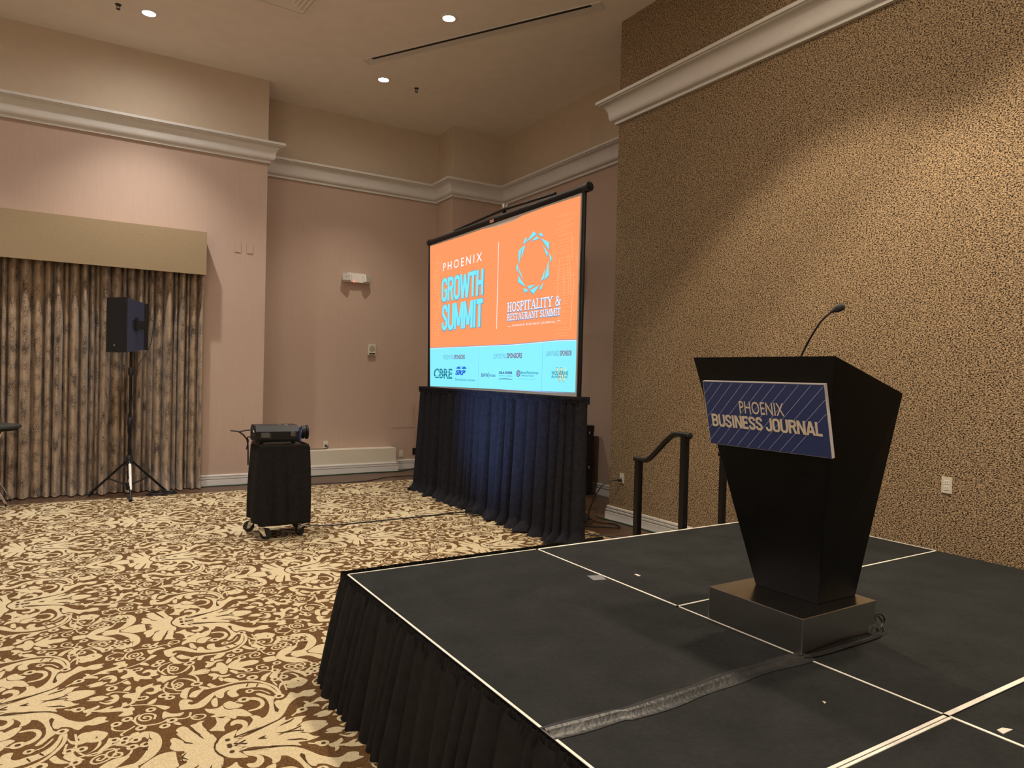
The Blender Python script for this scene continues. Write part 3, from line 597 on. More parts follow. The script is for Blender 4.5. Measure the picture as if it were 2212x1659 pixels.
SHARDS = [[(2.756,3.192),(2.822,3.151),(2.616,3.096)],[(2.854,3.148),(2.926,3.147),(2.947,3.105),(2.888,3.121)],[(2.711,3.093),(2.829,3.128),(2.863,3.094)],[(2.586,3.147),(2.623,3.141),(2.616,3.102),(2.547,3.077)],[(2.905,3.094),(3.063,3.027),(3.063,2.946)],[(2.942,3.014),(3.047,2.922),(3.033,2.883)],[(3.068,2.923),(3.121,2.854),(3.094,2.815)],[(3.059,2.845),(3.075,2.683),(2.993,2.644)],[(3.004,2.768),(2.984,2.662),(2.924,2.637)],[(2.973,2.625),(2.943,2.554),(2.895,2.558)],[(2.906,2.603),(2.785,2.515),(2.71,2.56)],[(2.659,2.613),(2.821,2.612),(2.695,2.575)],[(2.57,2.596),(2.64,2.586),(2.683,2.556),(2.605,2.552)],[(2.457,2.755),(2.625,2.607),(2.461,2.677)],[(2.479,2.819),(2.573,2.689),(2.477,2.779)],[(2.436,2.884),(2.465,2.828),(2.453,2.785),(2.41,2.842)],[(2.525,3.053),(2.469,2.857),(2.451,3.019)],[(2.597,3.065),(2.519,2.929),(2.528,3.053)]]
for p_ in SHARDS:
    cx = sum(a for a, _ in p_)/len(p_); cz = sum(b for _, b in p_)/len(p_)
    face([(cx+(a-cx)*1.10-.004, cz+(b-cz)*1.08-.003) for a, b in p_], OUTL, .006); face(p_, LETTER, .009)
# slab-serif capitals built from strokes
SER = {
 'H': (.9, [(.18, [(.2, 0), (.2, 1)]), (.18, [(.7, 0), (.7, 1)]), (.09, [(.2, .52), (.7, .52)])], [(.2, 0), (.2, 1), (.7, 0), (.7, 1)]),
 'I': (.4, [(.18, [(.2, 0), (.2, 1)])], [(.2, 0), (.2, 1)]),
 'T': (.8, [(.18, [(.4, 0), (.4, 1)]), (.1, [(.04, .95), (.76, .95)]), (.08, [(.07, .95), (.07, .74)]), (.08, [(.73, .95), (.73, .74)])], [(.4, 0)]),
 'L': (.7, [(.18, [(.2, 0), (.2, 1)]), (.1, [(.2, .05), (.66, .05)]), (.08, [(.64, .05), (.64, .28)])], [(.2, 1), (.2, 0)]),
 'P': (.75, [(.18, [(.2, 0), (.2, 1)]), (.12, [(.2, .95), (.45, .95), (.58, .88), (.63, .74), (.58, .58), (.45, .5), (.2, .5)])], [(.2, 0), (.2, 1)]),
 'R': (.82, [(.18, [(.2, 0), (.2, 1)]), (.12, [(.2, .95), (.45, .95), (.58, .88), (.62, .75), (.57, .6), (.45, .53), (.2, .53)]), (.16, [(.42, .52), (.7, .02)])], [(.2, 0), (.2, 1), (.74, 0)]),
 'E': (.72, [(.18, [(.2, 0), (.2, 1)]), (.1, [(.2, .95), (.64, .95)]), (.1, [(.2, .05), (.66, .05)]), (.09, [(.2, .52), (.52, .52)]), (.08, [(.63, .95), (.63, .75)]), (.08, [(.65, .05), (.65, .26)])], [(.2, 0), (.2, 1)]),
 'A': (.9, [(.09, [(.14, 0), (.44, 1)]), (.18, [(.44, .98), (.76, 0)]), (.08, [(.26, .33), (.64, .33)])], [(.14, 0), (.76, 0)]),
 'Y': (.84, [(.18, [(.12, 1), (.42, .45)]), (.09, [(.72, 1), (.42, .45)]), (.18, [(.42, .5), (.42, 0)])], [(.12, 1), (.72, 1), (.42, 0)]),
 'O': (.86, [(.15, [(.43, .97), (.22, .88), (.12, .66), (.12, .34), (.22, .12), (.43, .03), (.64, .12), (.74, .34), (.74, .66), (.64, .88), (.43, .97)])], []),
 'S': (.68, [(.15, [(.57, .78), (.48, .93), (.32, .96), (.16, .88), (.13, .72), (.24, .58), (.44, .46), (.56, .34), (.54, .14), (.38, .04), (.2, .07), (.1, .24)])], []),
 'U': (.86, [(.18, [(.18, 1), (.18, .32), (.26, .1), (.43, .04)]), (.11, [(.43, .04), (.6, .1), (.68, .32), (.68, 1)])], [(.18, 1), (.68, 1)]),
 'N': (.9, [(.09, [(.16, 0), (.16, 1)]), (.18, [(.18, .98), (.72, .03)]), (.09, [(.74, 0), (.74, 1)])], [(.16, 0), (.14, 1), (.74, 1)]),
 'M': (1.05, [(.09, [(.15, 0), (.15, 1)]), (.17, [(.17, .98), (.5, .05)]), (.09, [(.5, .05), (.84, .98)]), (.17, [(.88, 0), (.88, 1)])], [(.15, 0), (.13, 1), (.88, 0), (.9, 1)]),
 '&': (.9, [(.13, [(.8, .5), (.62, .16), (.42, .04), (.2, .08), (.12, .26), (.2, .44), (.46, .62), (.54, .78), (.46, .93), (.32, .93), (.26, .78), (.34, .6), (.8, .04)])], [(.78, .52)]),
 ' ': (.35, [], [])}
def serif(body, s0, s1, z0, z1, mi, d, grow=0.0):
    tot = sum(SER[c][0] for c in body); kx = (s1-s0)/tot; kz = z1-z0; x = s0
    for c in body:
        wd, stk, srf = SER[c]
        for w_, pts in stk:
            P = [Vector((x+px*kx, z0+pz*kz)) for px, pz in pts]; hw_ = w_*kz*.42+grow
            L = []; Rr = []
            for i, p in enumerate(P):
                t_ = (P[min(i+1, len(P)-1)]-P[max(i-1, 0)]).normalized(); n__ = Vector((-t_.y, t_.x))*hw_
                L.append(p+n__); Rr.append(p-n__)
            for i in range(len(P)-1): face([tuple(L[i]), tuple(Rr[i]), tuple(Rr[i+1]), tuple(L[i+1])], mi, d)
        for px, pz in srf:
            h = .075*kz; zc = z0+h/2 if pz < .3 else (z1-h/2 if pz > .7 else z0+pz*kz)
            rect(x+(px-.17)*kx-grow, x+(px+.17)*kx+grow, zc-h/2-grow, zc+h/2+grow, mi, d)
        x += wd*kx
for body, s0, s1, z0, z1 in (('HOSPITALITY &', 2.235, 3.30, 2.356, 2.462), ('RESTAURANT SUMMIT', 2.24, 3.305, 2.26, 2.334)):
    serif(body, s0-.006, s1-.004, z0-.005, z1-.004, OUTL, .006, .005); serif(body, s0, s1, z0, z1, WHITE, .009, .001)
txt('PHOENIX BUSINESS JOURNAL', 2.358, 3.216, 2.182, 2.210, WHITE, .008, .015, spacing=1.35)
rect(2.258, 2.332, 2.192, 2.197, WHITE, .008); rect(3.244, 3.304, 2.203, 2.208, WHITE, .008)
for s in (1.57, 2.985): rect(s, s+.004, 1.47, 1.975, GREY, .006)
txt('PRESENTING', .569, .873, 1.828, 1.886, GREY, .008); txt('SPONSORS', .891, 1.202, 1.828, 1.886, MAROON, .008, .03)
txt('SUPPORTING', 1.936, 2.242, 1.827, 1.886, GREY, .008); txt('SPONSORS', 2.255, 2.584, 1.831, 1.890, MAROON, .008, .03)
txt('LANYARD', 3.06, 3.30, 1.848, 1.903, GREY, .008, .005); txt('SPONSOR', 3.312, 3.515, 1.848, 1.903, MAROON, .008, .03)
txt('CBRE', .268, .846, 1.572, 1.706, TEAL, .008, .03)
for z in (1.592, 1.638, 1.68): rect(.30, .83, z, z+.006, PALE, .010)
txt('SRP', .936, 1.215, 1.625, 1.69, ROYAL, .008, .05, slant=.35)
for a0, a1 in ((15, 62), (118, 165)):
    face([(1.108+.03*math.cos(R(a0)), 1.698+.02*math.sin(R(a0)))]+[(1.108+.155*math.cos(R(a0+(a1-a0)*k/6)), 1.694+.050*math.sin(R(a0+(a1-a0)*k/6))) for k in range(7)]+[(1.108+.03*math.cos(R(a1)), 1.698+.02*math.sin(R(a1)))], ROYAL, .008)
for k in range(4): face([(1.108+.05*math.cos(R(72+12*k)), 1.70+.02*math.sin(R(72+12*k))), (1.108+.1*math.cos(R(69+12*k)), 1.698+.042), (1.108+.1*math.cos(R(75+12*k)), 1.698+.042)], ROYAL, .008)
txt('Delivering water and power', .936, 1.497, 1.546, 1.582, TEAL, .008, .005)
txt('BWH', 1.652, 1.818, 1.611, 1.657, NAVY, .008, .01); rect(1.831, 1.838, 1.595, 1.676, NAVY, .008); txt('Hotels', 1.851, 2.0, 1.617, 1.653, NAVY, .008, .005)
txt('GILA RIVER', 2.078, 2.388, 1.653, 1.683, NAVY, .008, .045); txt('RESORTS & CASINOS', 2.08, 2.385, 1.626, 1.636, TEAL, .008, .01)
rect(2.081, 2.17, 1.592, 1.599, NAVY, .008); rect(2.30, 2.386, 1.592, 1.599, NAVY, .008)
curve_line([(2.17+.13*k/12, 1.595+(.008 if k % 2 else -.001)) for k in range(13)], .007, NAVY, .008)
face([(2.512+.045*math.cos(R(15*k)), 1.662+.037*math.sin(R(15*k))) for k in range(24)], MAROON, .008)
face([(2.512+.03*math.cos(R(15*k)), 1.662+.025*math.sin(R(15*k))) for k in range(24)], PALE, .010); txt('B', 2.498, 2.528, 1.645, 1.679, NAVY, .012, .03)
txt('BeachFleischman', 2.567, 2.918, 1.657, 1.691, TEAL, .008, .005); txt('collaborate forward', 2.569, 2.83, 1.632, 1.65, TEAL, .008, .01)
txt('ACCOUNTING  ASSURANCE  CONSULTING  TAX', 2.519, 2.879, 1.600, 1.607, TEAL, .008)
for s in (3.25, 3.318):
    face([(s, 1.732), (s+.03, 1.732), (s+.078, 1.588), (s+.062, 1.588)], CREAM_, .008); face([(s+.09, 1.732), (s+.102, 1.732), (s+.078, 1.588), (s+.066, 1.588)], CREAM_, .008)
    curve_line([(s+.03, 1.732), (s+.078, 1.588), (s+.062, 1.588), (s, 1.732), (s+.03, 1.732)], .004, TEAL, .009)
txt('WOLVERINE', 3.17, 3.463, 1.655, 1.696, TEAL, .010, .012); txt('Builders, Inc.', 3.17, 3.458, 1.622, 1.652, TEAL, .010, .008, slant=.3)
fb = MB()
def slab(pts, d0, d1):
    n = len(pts); fb.add([SP(s, z, d0) for s, z in pts]+[SP(s, z, d1) for s, z in pts], [tuple(range(n)), tuple(range(n, 2*n))[::-1]]+[(i, n+i, n+(i+1) % n, (i+1) % n) for i in range(n)])
slab([(.14, 1.40), (3.60, 1.44), (3.60, 3.425), (.02, 3.44)], -.003, .002)
fab = fb.build('screen_fabric', mat('matte_screen_fabric', (.55, .55, .53), .9, var=.02, scale=40), sc, off=RO)
sl.build('projected_slide', ME, fab, off=RO)
pole = lambda a, b, r: MB().tube([SP(*a), SP(*b)], r, 10)
pole((.125, .03, -.012), (-.005, 3.46, -.012), .022).build('side_pole', M_black_metal, sc, True, off=RO)
pole((3.625, .03, -.012), (3.63, 3.47, -.012), .022).build('side_pole', M_black_metal, sc, True, off=RO)
pole((.0, 3.485, -.02), (3.63, 3.465, -.02), .040).build('roller_case', M_black_metal, sc, True, off=RO)
for a, b, z in ((-.05, .0, 3.487), (3.63, 3.70, 3.467)): pole((a, z, -.02), (b, z, -.02), .047).build('end_cap', M_black_plastic, sc, True, off=RO)
pole((3.70, 3.467, -.02), (3.725, 3.467, -.02), .02).build('knob', M_black_plastic, sc, True, off=RO)
pole((.13, 1.41, -.005), (3.62, 1.44, -.005), .012).build('bottom_bar', M_black_metal, sc, True, off=RO)
lb = MB(); lb.add([SP(1.80, 3.44, .024), SP(1.90, 3.44, .024), SP(1.90, 3.475, .026), SP(1.80, 3.475, .026)], [(0, 1, 2, 3)])
lb.build('pink_tag', mat('pink_tag_paper', (.45, .20, .17), .6, var=.05, scale=60), sc, off=RO)
MB().tube([SP(.75, 3.53, -.03), SP(1.88, 3.60, -.10), SP(3.1, 3.53, -.03)], .016, 8).build('support_arm', M_black_metal, sc, True, off=RO)
MB().tube([SP(1.88, .05, -.13), SP(1.88, 3.62, -.13)], .022, 10).build('rear_mast', M_black_metal, sc, True, off=RO)
hb = MB(); hb.tube([SP(1.80, 3.62, -.13), SP(1.97, 3.62, -.13)], .022, 10); hb.tube([SP(1.86, 3.58, -.13), SP(1.86, 3.68, -.13)], .026, 12); hb.tube([SP(1.93, 3.60, -.13), SP(1.93, 3.66, -.13)], .015, 8)
hb.build('mast_clamp', M_chrome, sc, True, off=RO)
for a in (.125, 3.625): MB().tube([SP(a, .035, .30), SP(a, .035, -.35)], .02, 8).build('floor_foot', M_black_metal, sc, True, off=RO)
MB().tube([SP(1.88, .035, .3), SP(1.88, .035, -.45)], .02, 8).build('floor_foot', M_black_metal, sc, True, off=RO)

dk_ = thing('screen_skirt', 'long black gathered drape below the projection screen, its hem spilling onto the carpet', 'drape', (4.02, 7.15, 0))
skirt_path = [(4.17, 8.97), (4.05, 8.95), (4.03, 5.315), (4.15, 5.29)]
fold_sheet(skirt_path, lambda t: 1.39-1.375*t, 30, lambda t: .035+.055*t, 6.5, 21, step=.01, flare=lambda t: -.01+.02*t, puddle=.085, z_wob=.015).build('drape_cloth', M_drape, dk_, True, off=(4.02, 7.15, 0))
fold_sheet([(4.18, 8.985), (4.035, 8.965), (4.015, 5.30), (4.16, 5.275)], lambda t: 1.452-.075*t, 5, lambda t: .022*math.sin(math.pi*min(1, .25+t)), 26, 22, step=.006, z_wob=.01).build('gathered_heading', M_drape, dk_, True, off=(4.02, 7.15, 0))
MB().tube([(4.055, 8.95, 1.40), (4.035, 5.32, 1.43)], .015, 8).build('drape_rail', M_black_metal, dk_, True, off=(4.02, 7.15, 0))

# ---------------------------------------------------------------- stage
DX0, DX1, DX2 = 1.215, 2.434, 4.80; DY0, DY1, DY2, DYF = -1.28, 1.155, 2.372, 3.59
def deck(label, x0, x1, y0, y1, edges):
    o = thing('stage_deck', label, 'stage deck', ((x0+x1)/2, (y0+y1)/2, 0), group=None)
    of = ((x0+x1)/2, (y0+y1)/2, 0); g = .002
    MB().box(x0+g, x1-g, y0+g, y1-g, .46, STAGE-.008).build('frame', M_black_metal, o, off=of)
    MB().box(x0+g, x1-g, y0+g, y1-g, STAGE-.008, STAGE).build('carpet_top', M_deck, o, off=of)
    for sx in (x0+.06, x1-.06):
        for sy in (y0+.06, y1-.06): MB().tube([(sx, sy, .012), (sx, sy, .46)], .022, 10).build('leg', M_black_metal, o, True, off=of)
    for e, w_ in edges.items():
        m = MB(); z0, z1 = STAGE-.004, STAGE+.0025
        if e == 'W': m.box(x0+g, x0+g+w_, y0+g, y1-g, z0, z1)
        if e == 'E': m.box(x1-g-w_, x1-g, y0+g, y1-g, z0, z1)
        if e == 'N': m.box(x0+g, x1-g, y1-g-w_, y1-g, z0, z1)
        if e == 'S': m.box(x0+g, x1-g, y0+g, y0+g+w_, z0, z1)
        m.build('edge_trim', M_deck_trim, o, off=of)
    return o
deck('long dark stage deck nearest the patterned carpet, crossed by the taped cable', DX0, DX1, DY1, DYF, {'W': .010, 'N': .008, 'S': .012})
deck('dark carpeted stage deck behind the lectern, beside the stair handrails', DX1, DX2, DY2, DYF, {'W': .011, 'N': .016, 'S': .011, 'E': .010})
deck('dark carpeted stage deck carrying the lectern', DX1, DX2, DY1, DY2, {'W': .009, 'S': .018})
deck('dark stage deck below the double white seam at the bottom edge of the photo', DX0, DX1, DY0, DY1, {'N': .010, 'W': .010})
deck('dark stage deck in the bottom right corner, right of the white seam crossing', DX1, DX2, DY0, DY1, {'W': .012})
ss = thing('stage_skirt', 'black pleated cloth skirt hung around the edge of the stage', 'skirt', (1.2, 3.6, 0))
so = (1.2, 3.6, 0)
pth = [(2.66, 3.603), (1.20, 3.603), (1.20, -1.25)]
fold_sheet(pth, lambda t: .555-.545*t, 14, lambda t: .016+.052*t, 10, 31, step=.008, flare=lambda t: .004+.085*t**.8).build('pleated_cloth', M_skirt, ss, True, off=so)
fold_sheet([(2.66, 3.606), (1.197, 3.606), (1.197, -1.25)], lambda t: .574-.085*t, 4, lambda t: .010+.008*math.sin(t*math.pi), 42, 32, step=.005, z_wob=.006, flare=lambda t: .002).build('shirred_heading', M_skirt, ss, True, off=so)

# taped cable run across the near deck
M_tape = mat('grey_gaffer_tape', (.020, .022, .023), .42, var=.25, scale=30, bump=.3, bscale=60)
tp = MB(); N_ = 60; W_ = 9; vs = []
for i in range(N_+1):
    x = 2.46-1.245*i/N_; yc_ = 1.695+.012*math.sin(i*.11)+(.01 if x < 1.5 else 0); h = .012+.004*(i/N_)
    for k in range(W_):
        a = (k/(W_-1)-.5); z = STAGE+.0025+h*math.exp(-((a+.12)/.11)**2)+h*.8*math.exp(-((a-.15)/.12)**2)
        vs.append((x, yc_+a*(.085+.008*math.sin(i*.37)), z))
tp.add(vs, [(i*W_+k, i*W_+k+1, (i+1)*W_+k+1, (i+1)*W_+k) for i in range(N_) for k in range(W_-1)])
tag(tp.build('tape_strip', M_tape, smooth=True), 'long strip of dark grey gaffer tape from the lectern to the stage edge', 'tape')
for k, dy in enumerate((0, .012, -.011)):
    cable('lectern_cable', [(2.90, 1.75, .63), (2.965, 1.715+dy, .635+.006*k), (3.03, 1.735+dy*2, .61), (3.035-.02*k, 1.72+dy, .575), (2.92, 1.688-.008*k, STAGE+.0065), (2.70, 1.672+dy*.6, STAGE+.008), (2.52, 1.678+dy*.7, STAGE+.006), (2.42, 1.690+dy, STAGE+.010)], .0036,
          ('outermost', 'middle', 'innermost')[k]+' of three thin black cables curling from the lectern base to the tape')
def scrap(name, x, y, pts, m, label, cat):
    tag(MB().prism([(x+a, y+b) for a, b in pts], STAGE+.0005, STAGE+.003).build(name, m), label, cat)
scrap('tape_scrap', 2.39, 2.93, [(-.05, -.035), (.02, -.06), (.045, .02), (-.03, .045)], mat('light_grey_tape', (.16, .17, .18), .5, var=.1, scale=40), 'small square scrap of grey tape beside the white deck seam', 'tape')
M_litter = mat('pale_litter', (.55, .52, .45), .7, var=.1, scale=60)
scrap('paper_bit', 2.62, 2.86, [(-.01, -.02), (.006, -.018), (.01, .015), (-.006, .02)], M_litter, 'tiny white paper bit lying on the deck behind the lectern', 'litter')
scrap('paper_bit', 2.50, 1.02, [(-.03, -.01), (.03, -.012), (.012, .01), (-.02, .012)], M_litter, 'torn pale paper bit at the bottom right of the photo', 'litter')
scrap('paper_bit', 2.16, 1.42, [(-.006, -.008), (.008, -.004), (.004, .008)], M_litter, 'small curled pale crumb on the near deck left of the white seams crossing', 'litter')

# ---------------------------------------------------------------- lectern
LO = (2.69, 1.946, STAGE)
lc = thing('lectern', 'tall black tapered lectern on a brushed steel base, standing on the stage', 'lectern', LO)
m = MB(); yc = 1.946
A0, B0 = (2.44, .56), (2.945, .71)
xz = [(2.44, .56), (2.90, .56), (2.90, .605), (2.945, .605), (2.945, .71), (2.44, .71)]
n = len(xz)
m.add([(x, yc-.241, z) for x, z in xz]+[(x, yc+.241, z) for x, z in xz], [tuple(range(n)), tuple(range(n, 2*n))[::-1]]+[(i, n+i, n+(i+1) % n, (i+1) % n) for i in range(n)])
bs = m.build('steel_base', M_steel, lc, off=LO)
bv = bs.modifiers.new('bevel', 'BEVEL'); bv.width = .003; bv.segments = 2
m = MB()
bot = [(2.655, -.16), (2.925, -.16), (2.925, .16), (2.655, .16)]
m.add([(x, yc+d, .7105) for x, d in bot]+[(2.42, yc-.36, 1.751), (2.89, yc-.36, 1.612), (2.89, yc+.36, 1.612), (2.42, yc+.36, 1.751)],
      [(3, 2, 1, 0), (4, 5, 6, 7), (0, 1, 5, 4), (1, 2, 6, 5), (2, 3, 7, 6), (3, 0, 4, 7)])
bo = m.build('lectern_body', M_lectern, lc, off=LO)
bv = bo.modifiers.new('bevel', 'BEVEL'); bv.width = .003; bv.segments = 2
m = MB(); sl_ = (1.612-1.751)/(2.89-2.42)
def topz(x): return 1.751+(x-2.42)*sl_
q = [(2.47, -.32), (2.86, -.32), (2.86, .32), (2.47, .32)]
m.add([(x, yc+d, topz(x)+.001) for x, d in q]+[(x, yc+d, topz(x)+.006) for x, d in q], [(3, 2, 1, 0), (4, 5, 6, 7), (0, 1, 5, 4), (1, 2, 6, 5), (2, 3, 7, 6), (3, 0, 4, 7)])
m.build('reading_panel', M_black_plastic, lc, off=LO)
m = MB(); m.add([(2.85, yc-.30, topz(2.85)+.006), (2.865, yc-.30, topz(2.865)+.006), (2.865, yc+.30, topz(2.865)+.006), (2.85, yc+.30, topz(2.85)+.006), (2.85, yc-.30, topz(2.85)+.022), (2.865, yc-.30, topz(2.865)+.022), (2.865, yc+.30, topz(2.865)+.022), (2.85, yc+.30, topz(2.85)+.022)],
      [(3, 2, 1, 0), (4, 5, 6, 7), (0, 1, 5, 4), (1, 2, 6, 5), (2, 3, 7, 6), (3, 0, 4, 7)])
m.build('paper_ledge', M_lectern, lc, off=LO)
# gooseneck microphone plugged into the top
mx_ = thing('gooseneck_microphone', 'slim black gooseneck microphone rising from the top of the lectern', 'microphone', (2.66, 1.935, topz(2.66)+.006))
mo = (2.66, 1.935, topz(2.66)+.006)
MB().lathe([(.022, 0), (.022, .006), (.014, .012), (.008, .03)], 16).build('plug_base', M_black_metal, mx_, True)
neck = catmull([(2.66, 1.935, 1.70), (2.67, 1.912, 1.763), (2.675, 1.88, 1.83), (2.68, 1.842, 1.893), (2.69, 1.820, 1.925), (2.705, 1.80, 1.948), (2.715, 1.79, 1.958)], n=5)
MB().tube(neck, .0042, 8).build('gooseneck', M_black_metal, mx_, True, off=mo)
Mh = along((2.712, 1.793, 1.955), (2.745, 1.765, 1.978))
MB().lathe([(.006, -.012), (.008, 0), (.013, .008), (.0165, .02), (.0165, .034), (.012, .044), (.004, .049)], 20, Mh).build('foam_windscreen', M_rubber, mx_, True, off=mo)
# sign board on the front
a_ = Vector((2.655, 0, .71)); b_ = Vector((2.42, 0, 1.751)); tt = (b_-a_).normalized(); nn = Vector((-tt.z, 0, tt.x))
def SG(s, t, d): p = a_+tt*t+nn*d; return (p.x, 2.25-s, p.z)
sgc = SG(.308, .663, .004)
sg = thing('sign_board', 'navy blue sign with cream lettering and thin diagonal lines fixed to the lectern front', 'sign', sgc)
def sgbox(mb, s0, s1, t0, t1, d0, d1):
    vs = [SG(s, t_, d) for d in (d0, d1) for t_ in (t0, t1) for s in (s0, s1)]
    mb.add(vs, [(0, 1, 3, 2), (4, 6, 7, 5), (0, 4, 5, 1), (2, 3, 7, 6), (0, 2, 6, 4), (1, 5, 7, 3)])
m = MB(); sgbox(m, 0, .617, .663, .960, .002, .017); m.build('foam_board', M_trim, sg, off=sgc)
m = MB(); S0, S1, T0, T1 = .002, .614, .664, .957
m.add([SG(S0, T0, .0174), SG(S1, T0, .0174), SG(S1, T1, .0174), SG(S0, T1, .0174)], [(0, 1, 2, 3)])
m.cur = 1
for k in range(-6, 13):   # diagonal pin lines clipped to the board
    s_top = .058+.0555*k; t0_, t1_ = T0+.004, T1-.004; sl2 = 1.02  # ds per dt
    P0 = (s_top-(t1_-t0_)*sl2, t0_); P1 = (s_top, t1_)
    if P0[0] < S0+.002: P0 = (S0+.002, t1_-(s_top-S0-.002)/sl2)
    if P1[0] > S1-.003: P1 = (S1-.003, t1_-(s_top-S1+.003)/sl2)
    if P1[1]-P0[1] < .01: continue
    wv = .0013
    m.add([SG(P0[0]-wv, P0[1], .0178), SG(P0[0]+wv, P0[1], .0178), SG(P1[0]+wv, P1[1], .0178), SG(P1[0]-wv, P1[1], .0178)], [(0, 1, 2, 3)])
m.cur = 2
vs, fs = text2d('PHOENIX', .004); m.add([SG(.194+.227*x, .819+.056*y, .0182) for x, y in vs], fs)
for k_, q in enumerate(sans_quads('BUSINESS JOURNAL', .027, .588, .750, .807, .19)): m.add([SG(a, b_2, .0182+1e-5*k_) for a, b_2 in q], [(0, 1, 2, 3)])
m.build('printed_face', [mat('navy_print', (.020, .040, .150), .55, var=.06, scale=40), mat('pale_blue_print', (.40, .44, .60), .55, var=.05, scale=40), mat('cream_print', (.70, .62, .49), .55, var=.04, scale=40)], sg, off=sgc)

# ---------------------------------------------------------------- stage stairs with handrails
sr = thing('stage_stairs', 'black portable stairs behind the stage with two tubular handrails', 'stairs', (4.26, 3.9, 0)); ro = (4.26, 3.9, 0)
MB().box(3.83, 4.72, 3.63, 3.90, .345, .373).build('tread', M_deck, sr, off=ro)
MB().box(3.83, 4.72, 3.90, 4.18, .158, .187).build('tread', M_deck, sr, off=ro)
for x in (3.81, 4.71):
    m = MB(); pz = [(3.63, .012), (4.2, .012), (4.2, .158), (3.9, .158), (3.9, .345), (3.63, .345)]; n = len(pz)
    m.add([(x, y, z) for y, z in pz]+[(x+.03, y, z) for y, z in pz], [tuple(range(n)), tuple(range(n, 2*n))[::-1]]+[(i, n+i, n+(i+1) % n, (i+1) % n) for i in range(n)])
    m.build('stringer', M_black_metal, sr, off=ro)
for x in (3.785, 4.765):
    rl = MB().tube(catmull([(x, 4.20, 1.0), (x, 4.12, 1.0), (x, 4.06, 1.005), (x, 4.0, 1.045), (x, 3.86, 1.17), (x, 3.80, 1.215), (x, 3.74, 1.235), (x, 3.62, 1.235)], n=5), .021, 12).build('handrail', M_black_metal, sr, True, off=ro)
    MB().lathe([(.012, -.012), (.024, -.006), (.024, .006), (.012, .012)], 16, Matrix.Translation((x-ro[0], 3.615-ro[1], 1.235)) @ Matrix.Rotation(R(90), 4, 'X')).build('end_cap', M_black_plastic, rl, True)
    MB().box(x-.024, x+.024, 4.13, 4.175, .012, .985).build('post', M_black_metal, rl, off=ro)
    MB().box(x-.024, x+.024, 3.64, 3.685, .012, 1.22).build('post', M_black_metal, rl, off=ro)

# ---------------------------------------------------------------- black cases and wall panel behind the screen
def case(z0, z1, label):
    c = thing('equipment_case', label, 'case', (5.86, 7.92, z0), group=None)
    MB().rbox(-.26, .25, -.30, .30, .0, z1-z0-.10, .03).build('case_body', M_black_plastic, c)
    MB().rbox(-.265, .255, -.305, .305, z1-z0-.095, z1-z0-.004, .03).build('case_lid', M_black_plastic, c)
    for x in (-.12, .15): MB().box(x-.012, x+.012, -.316, -.306, z1-z0-.12, z1-z0-.085).build('latch', M_chrome, c)
    MB().box(-.06, .09, -.325, -.306, .12, .15).build('handle', M_black_metal, c)
case(0, .49, 'black equipment case on the floor behind the screen drape, lower of the stacked pair')
case(.49, .97, 'black equipment case behind the screen drape, upper of the stacked pair')
wp = thing('wall_panel', 'thin dark flat box on the right wall, peeking out beyond the screen edge', 'panel', (6.14, 8.5, 2.83))
MB().box(-.05, .02, -.44, .44, 0, .6).build('panel_body', M_black_plastic, wp); MB().box(.02, .058, -.2, .2, .15, .45).build('bracket', M_black_metal, wp); MB().box(-.054, -.05, -.43, .43, .012, .59).build('panel_face', M_lectern, wp)

# ---------------------------------------------------------------- small things on the walls
def outlet(loc, axis, label, dark=False, plug=False):
    o = thing('wall_outlet', label, 'outlet', loc, 0 if axis == 'y' else R(-90))
    m1 = M_black_plastic if dark else M_socket
    MB().rbox(-.036, .036, -.007, -.0004, -.058, .058, .002).build('cover_plate', m1, o)
    for z in (-.02, .02):
        s_ = MB().box(-.016, .016, -.0095, -.007, z-.014, z+.014).build('socket', M_black_metal if dark else M_white, o)
        k = MB(); k.box(-.008, -.005, -.0102, -.0095, z-.004, z+.006); k.box(.005, .008, -.0102, -.0095, z-.004, z+.006); k.build('slots', M_rubber, s_)
    return o
outlet((3.34, 11, .455), 'y', 'ivory wall outlet above the cream ledge, with a black plug in it')
outlet((4.64, 11, .258), 'y', 'pale wall outlet right of the cream ledge end, nothing plugged in')
outlet((4.885, 11, .288), 'y', 'dark wall outlet half hidden by the left end of the screen drape', dark=True)
outlet((5.25, 6.03, .50), 'x', 'ivory outlet low on the bark textured wall near its far corner, with a black plug')
outlet((5.25, 2.55, .94), 'x', 'ivory outlet on the bark textured wall to the right of the lectern')
def plug(pos, d, label):
    p_ = Vector(pos); d = Vector(d)
    tag(MB().tube([p_, p_+d*.02, p_+d*.045], [.018, .02, .012], 10).build('power_plug', M_rubber, smooth=True), label, 'plug')
plug((3.34, 10.989, .437), (0, -1, 0), 'black power plug in the outlet above the cream ledge')
plug((5.239, 6.03, .48), (-1, .25, 0), 'black power plug in the outlet at the far corner of the textured wall')
for x, lab in ((1.84, 'left'), (2.0, 'right')):
    o = thing('blank_plate', lab+' of the two small blank wall plates right of the pelmet', 'wall plate', (x, 10.33, 3.33)); 
    MB().rbox(-.042, .042, -.008, -.0004, -.065, .065, .003).build('plate', M_wallpaper, o); MB().box(-.004, .004, -.0095, -.008, -.05, -.042).build('screw', M_wallpaper, o)
el = thing('emergency_light', 'white twin headed emergency light high on the far wall with a red indicator', 'light', (3.77, 11, 3.14))
MB().rbox(-.145, .145, -.075, -.0005, -.06, .085, .02).build('housing', M_white, el)
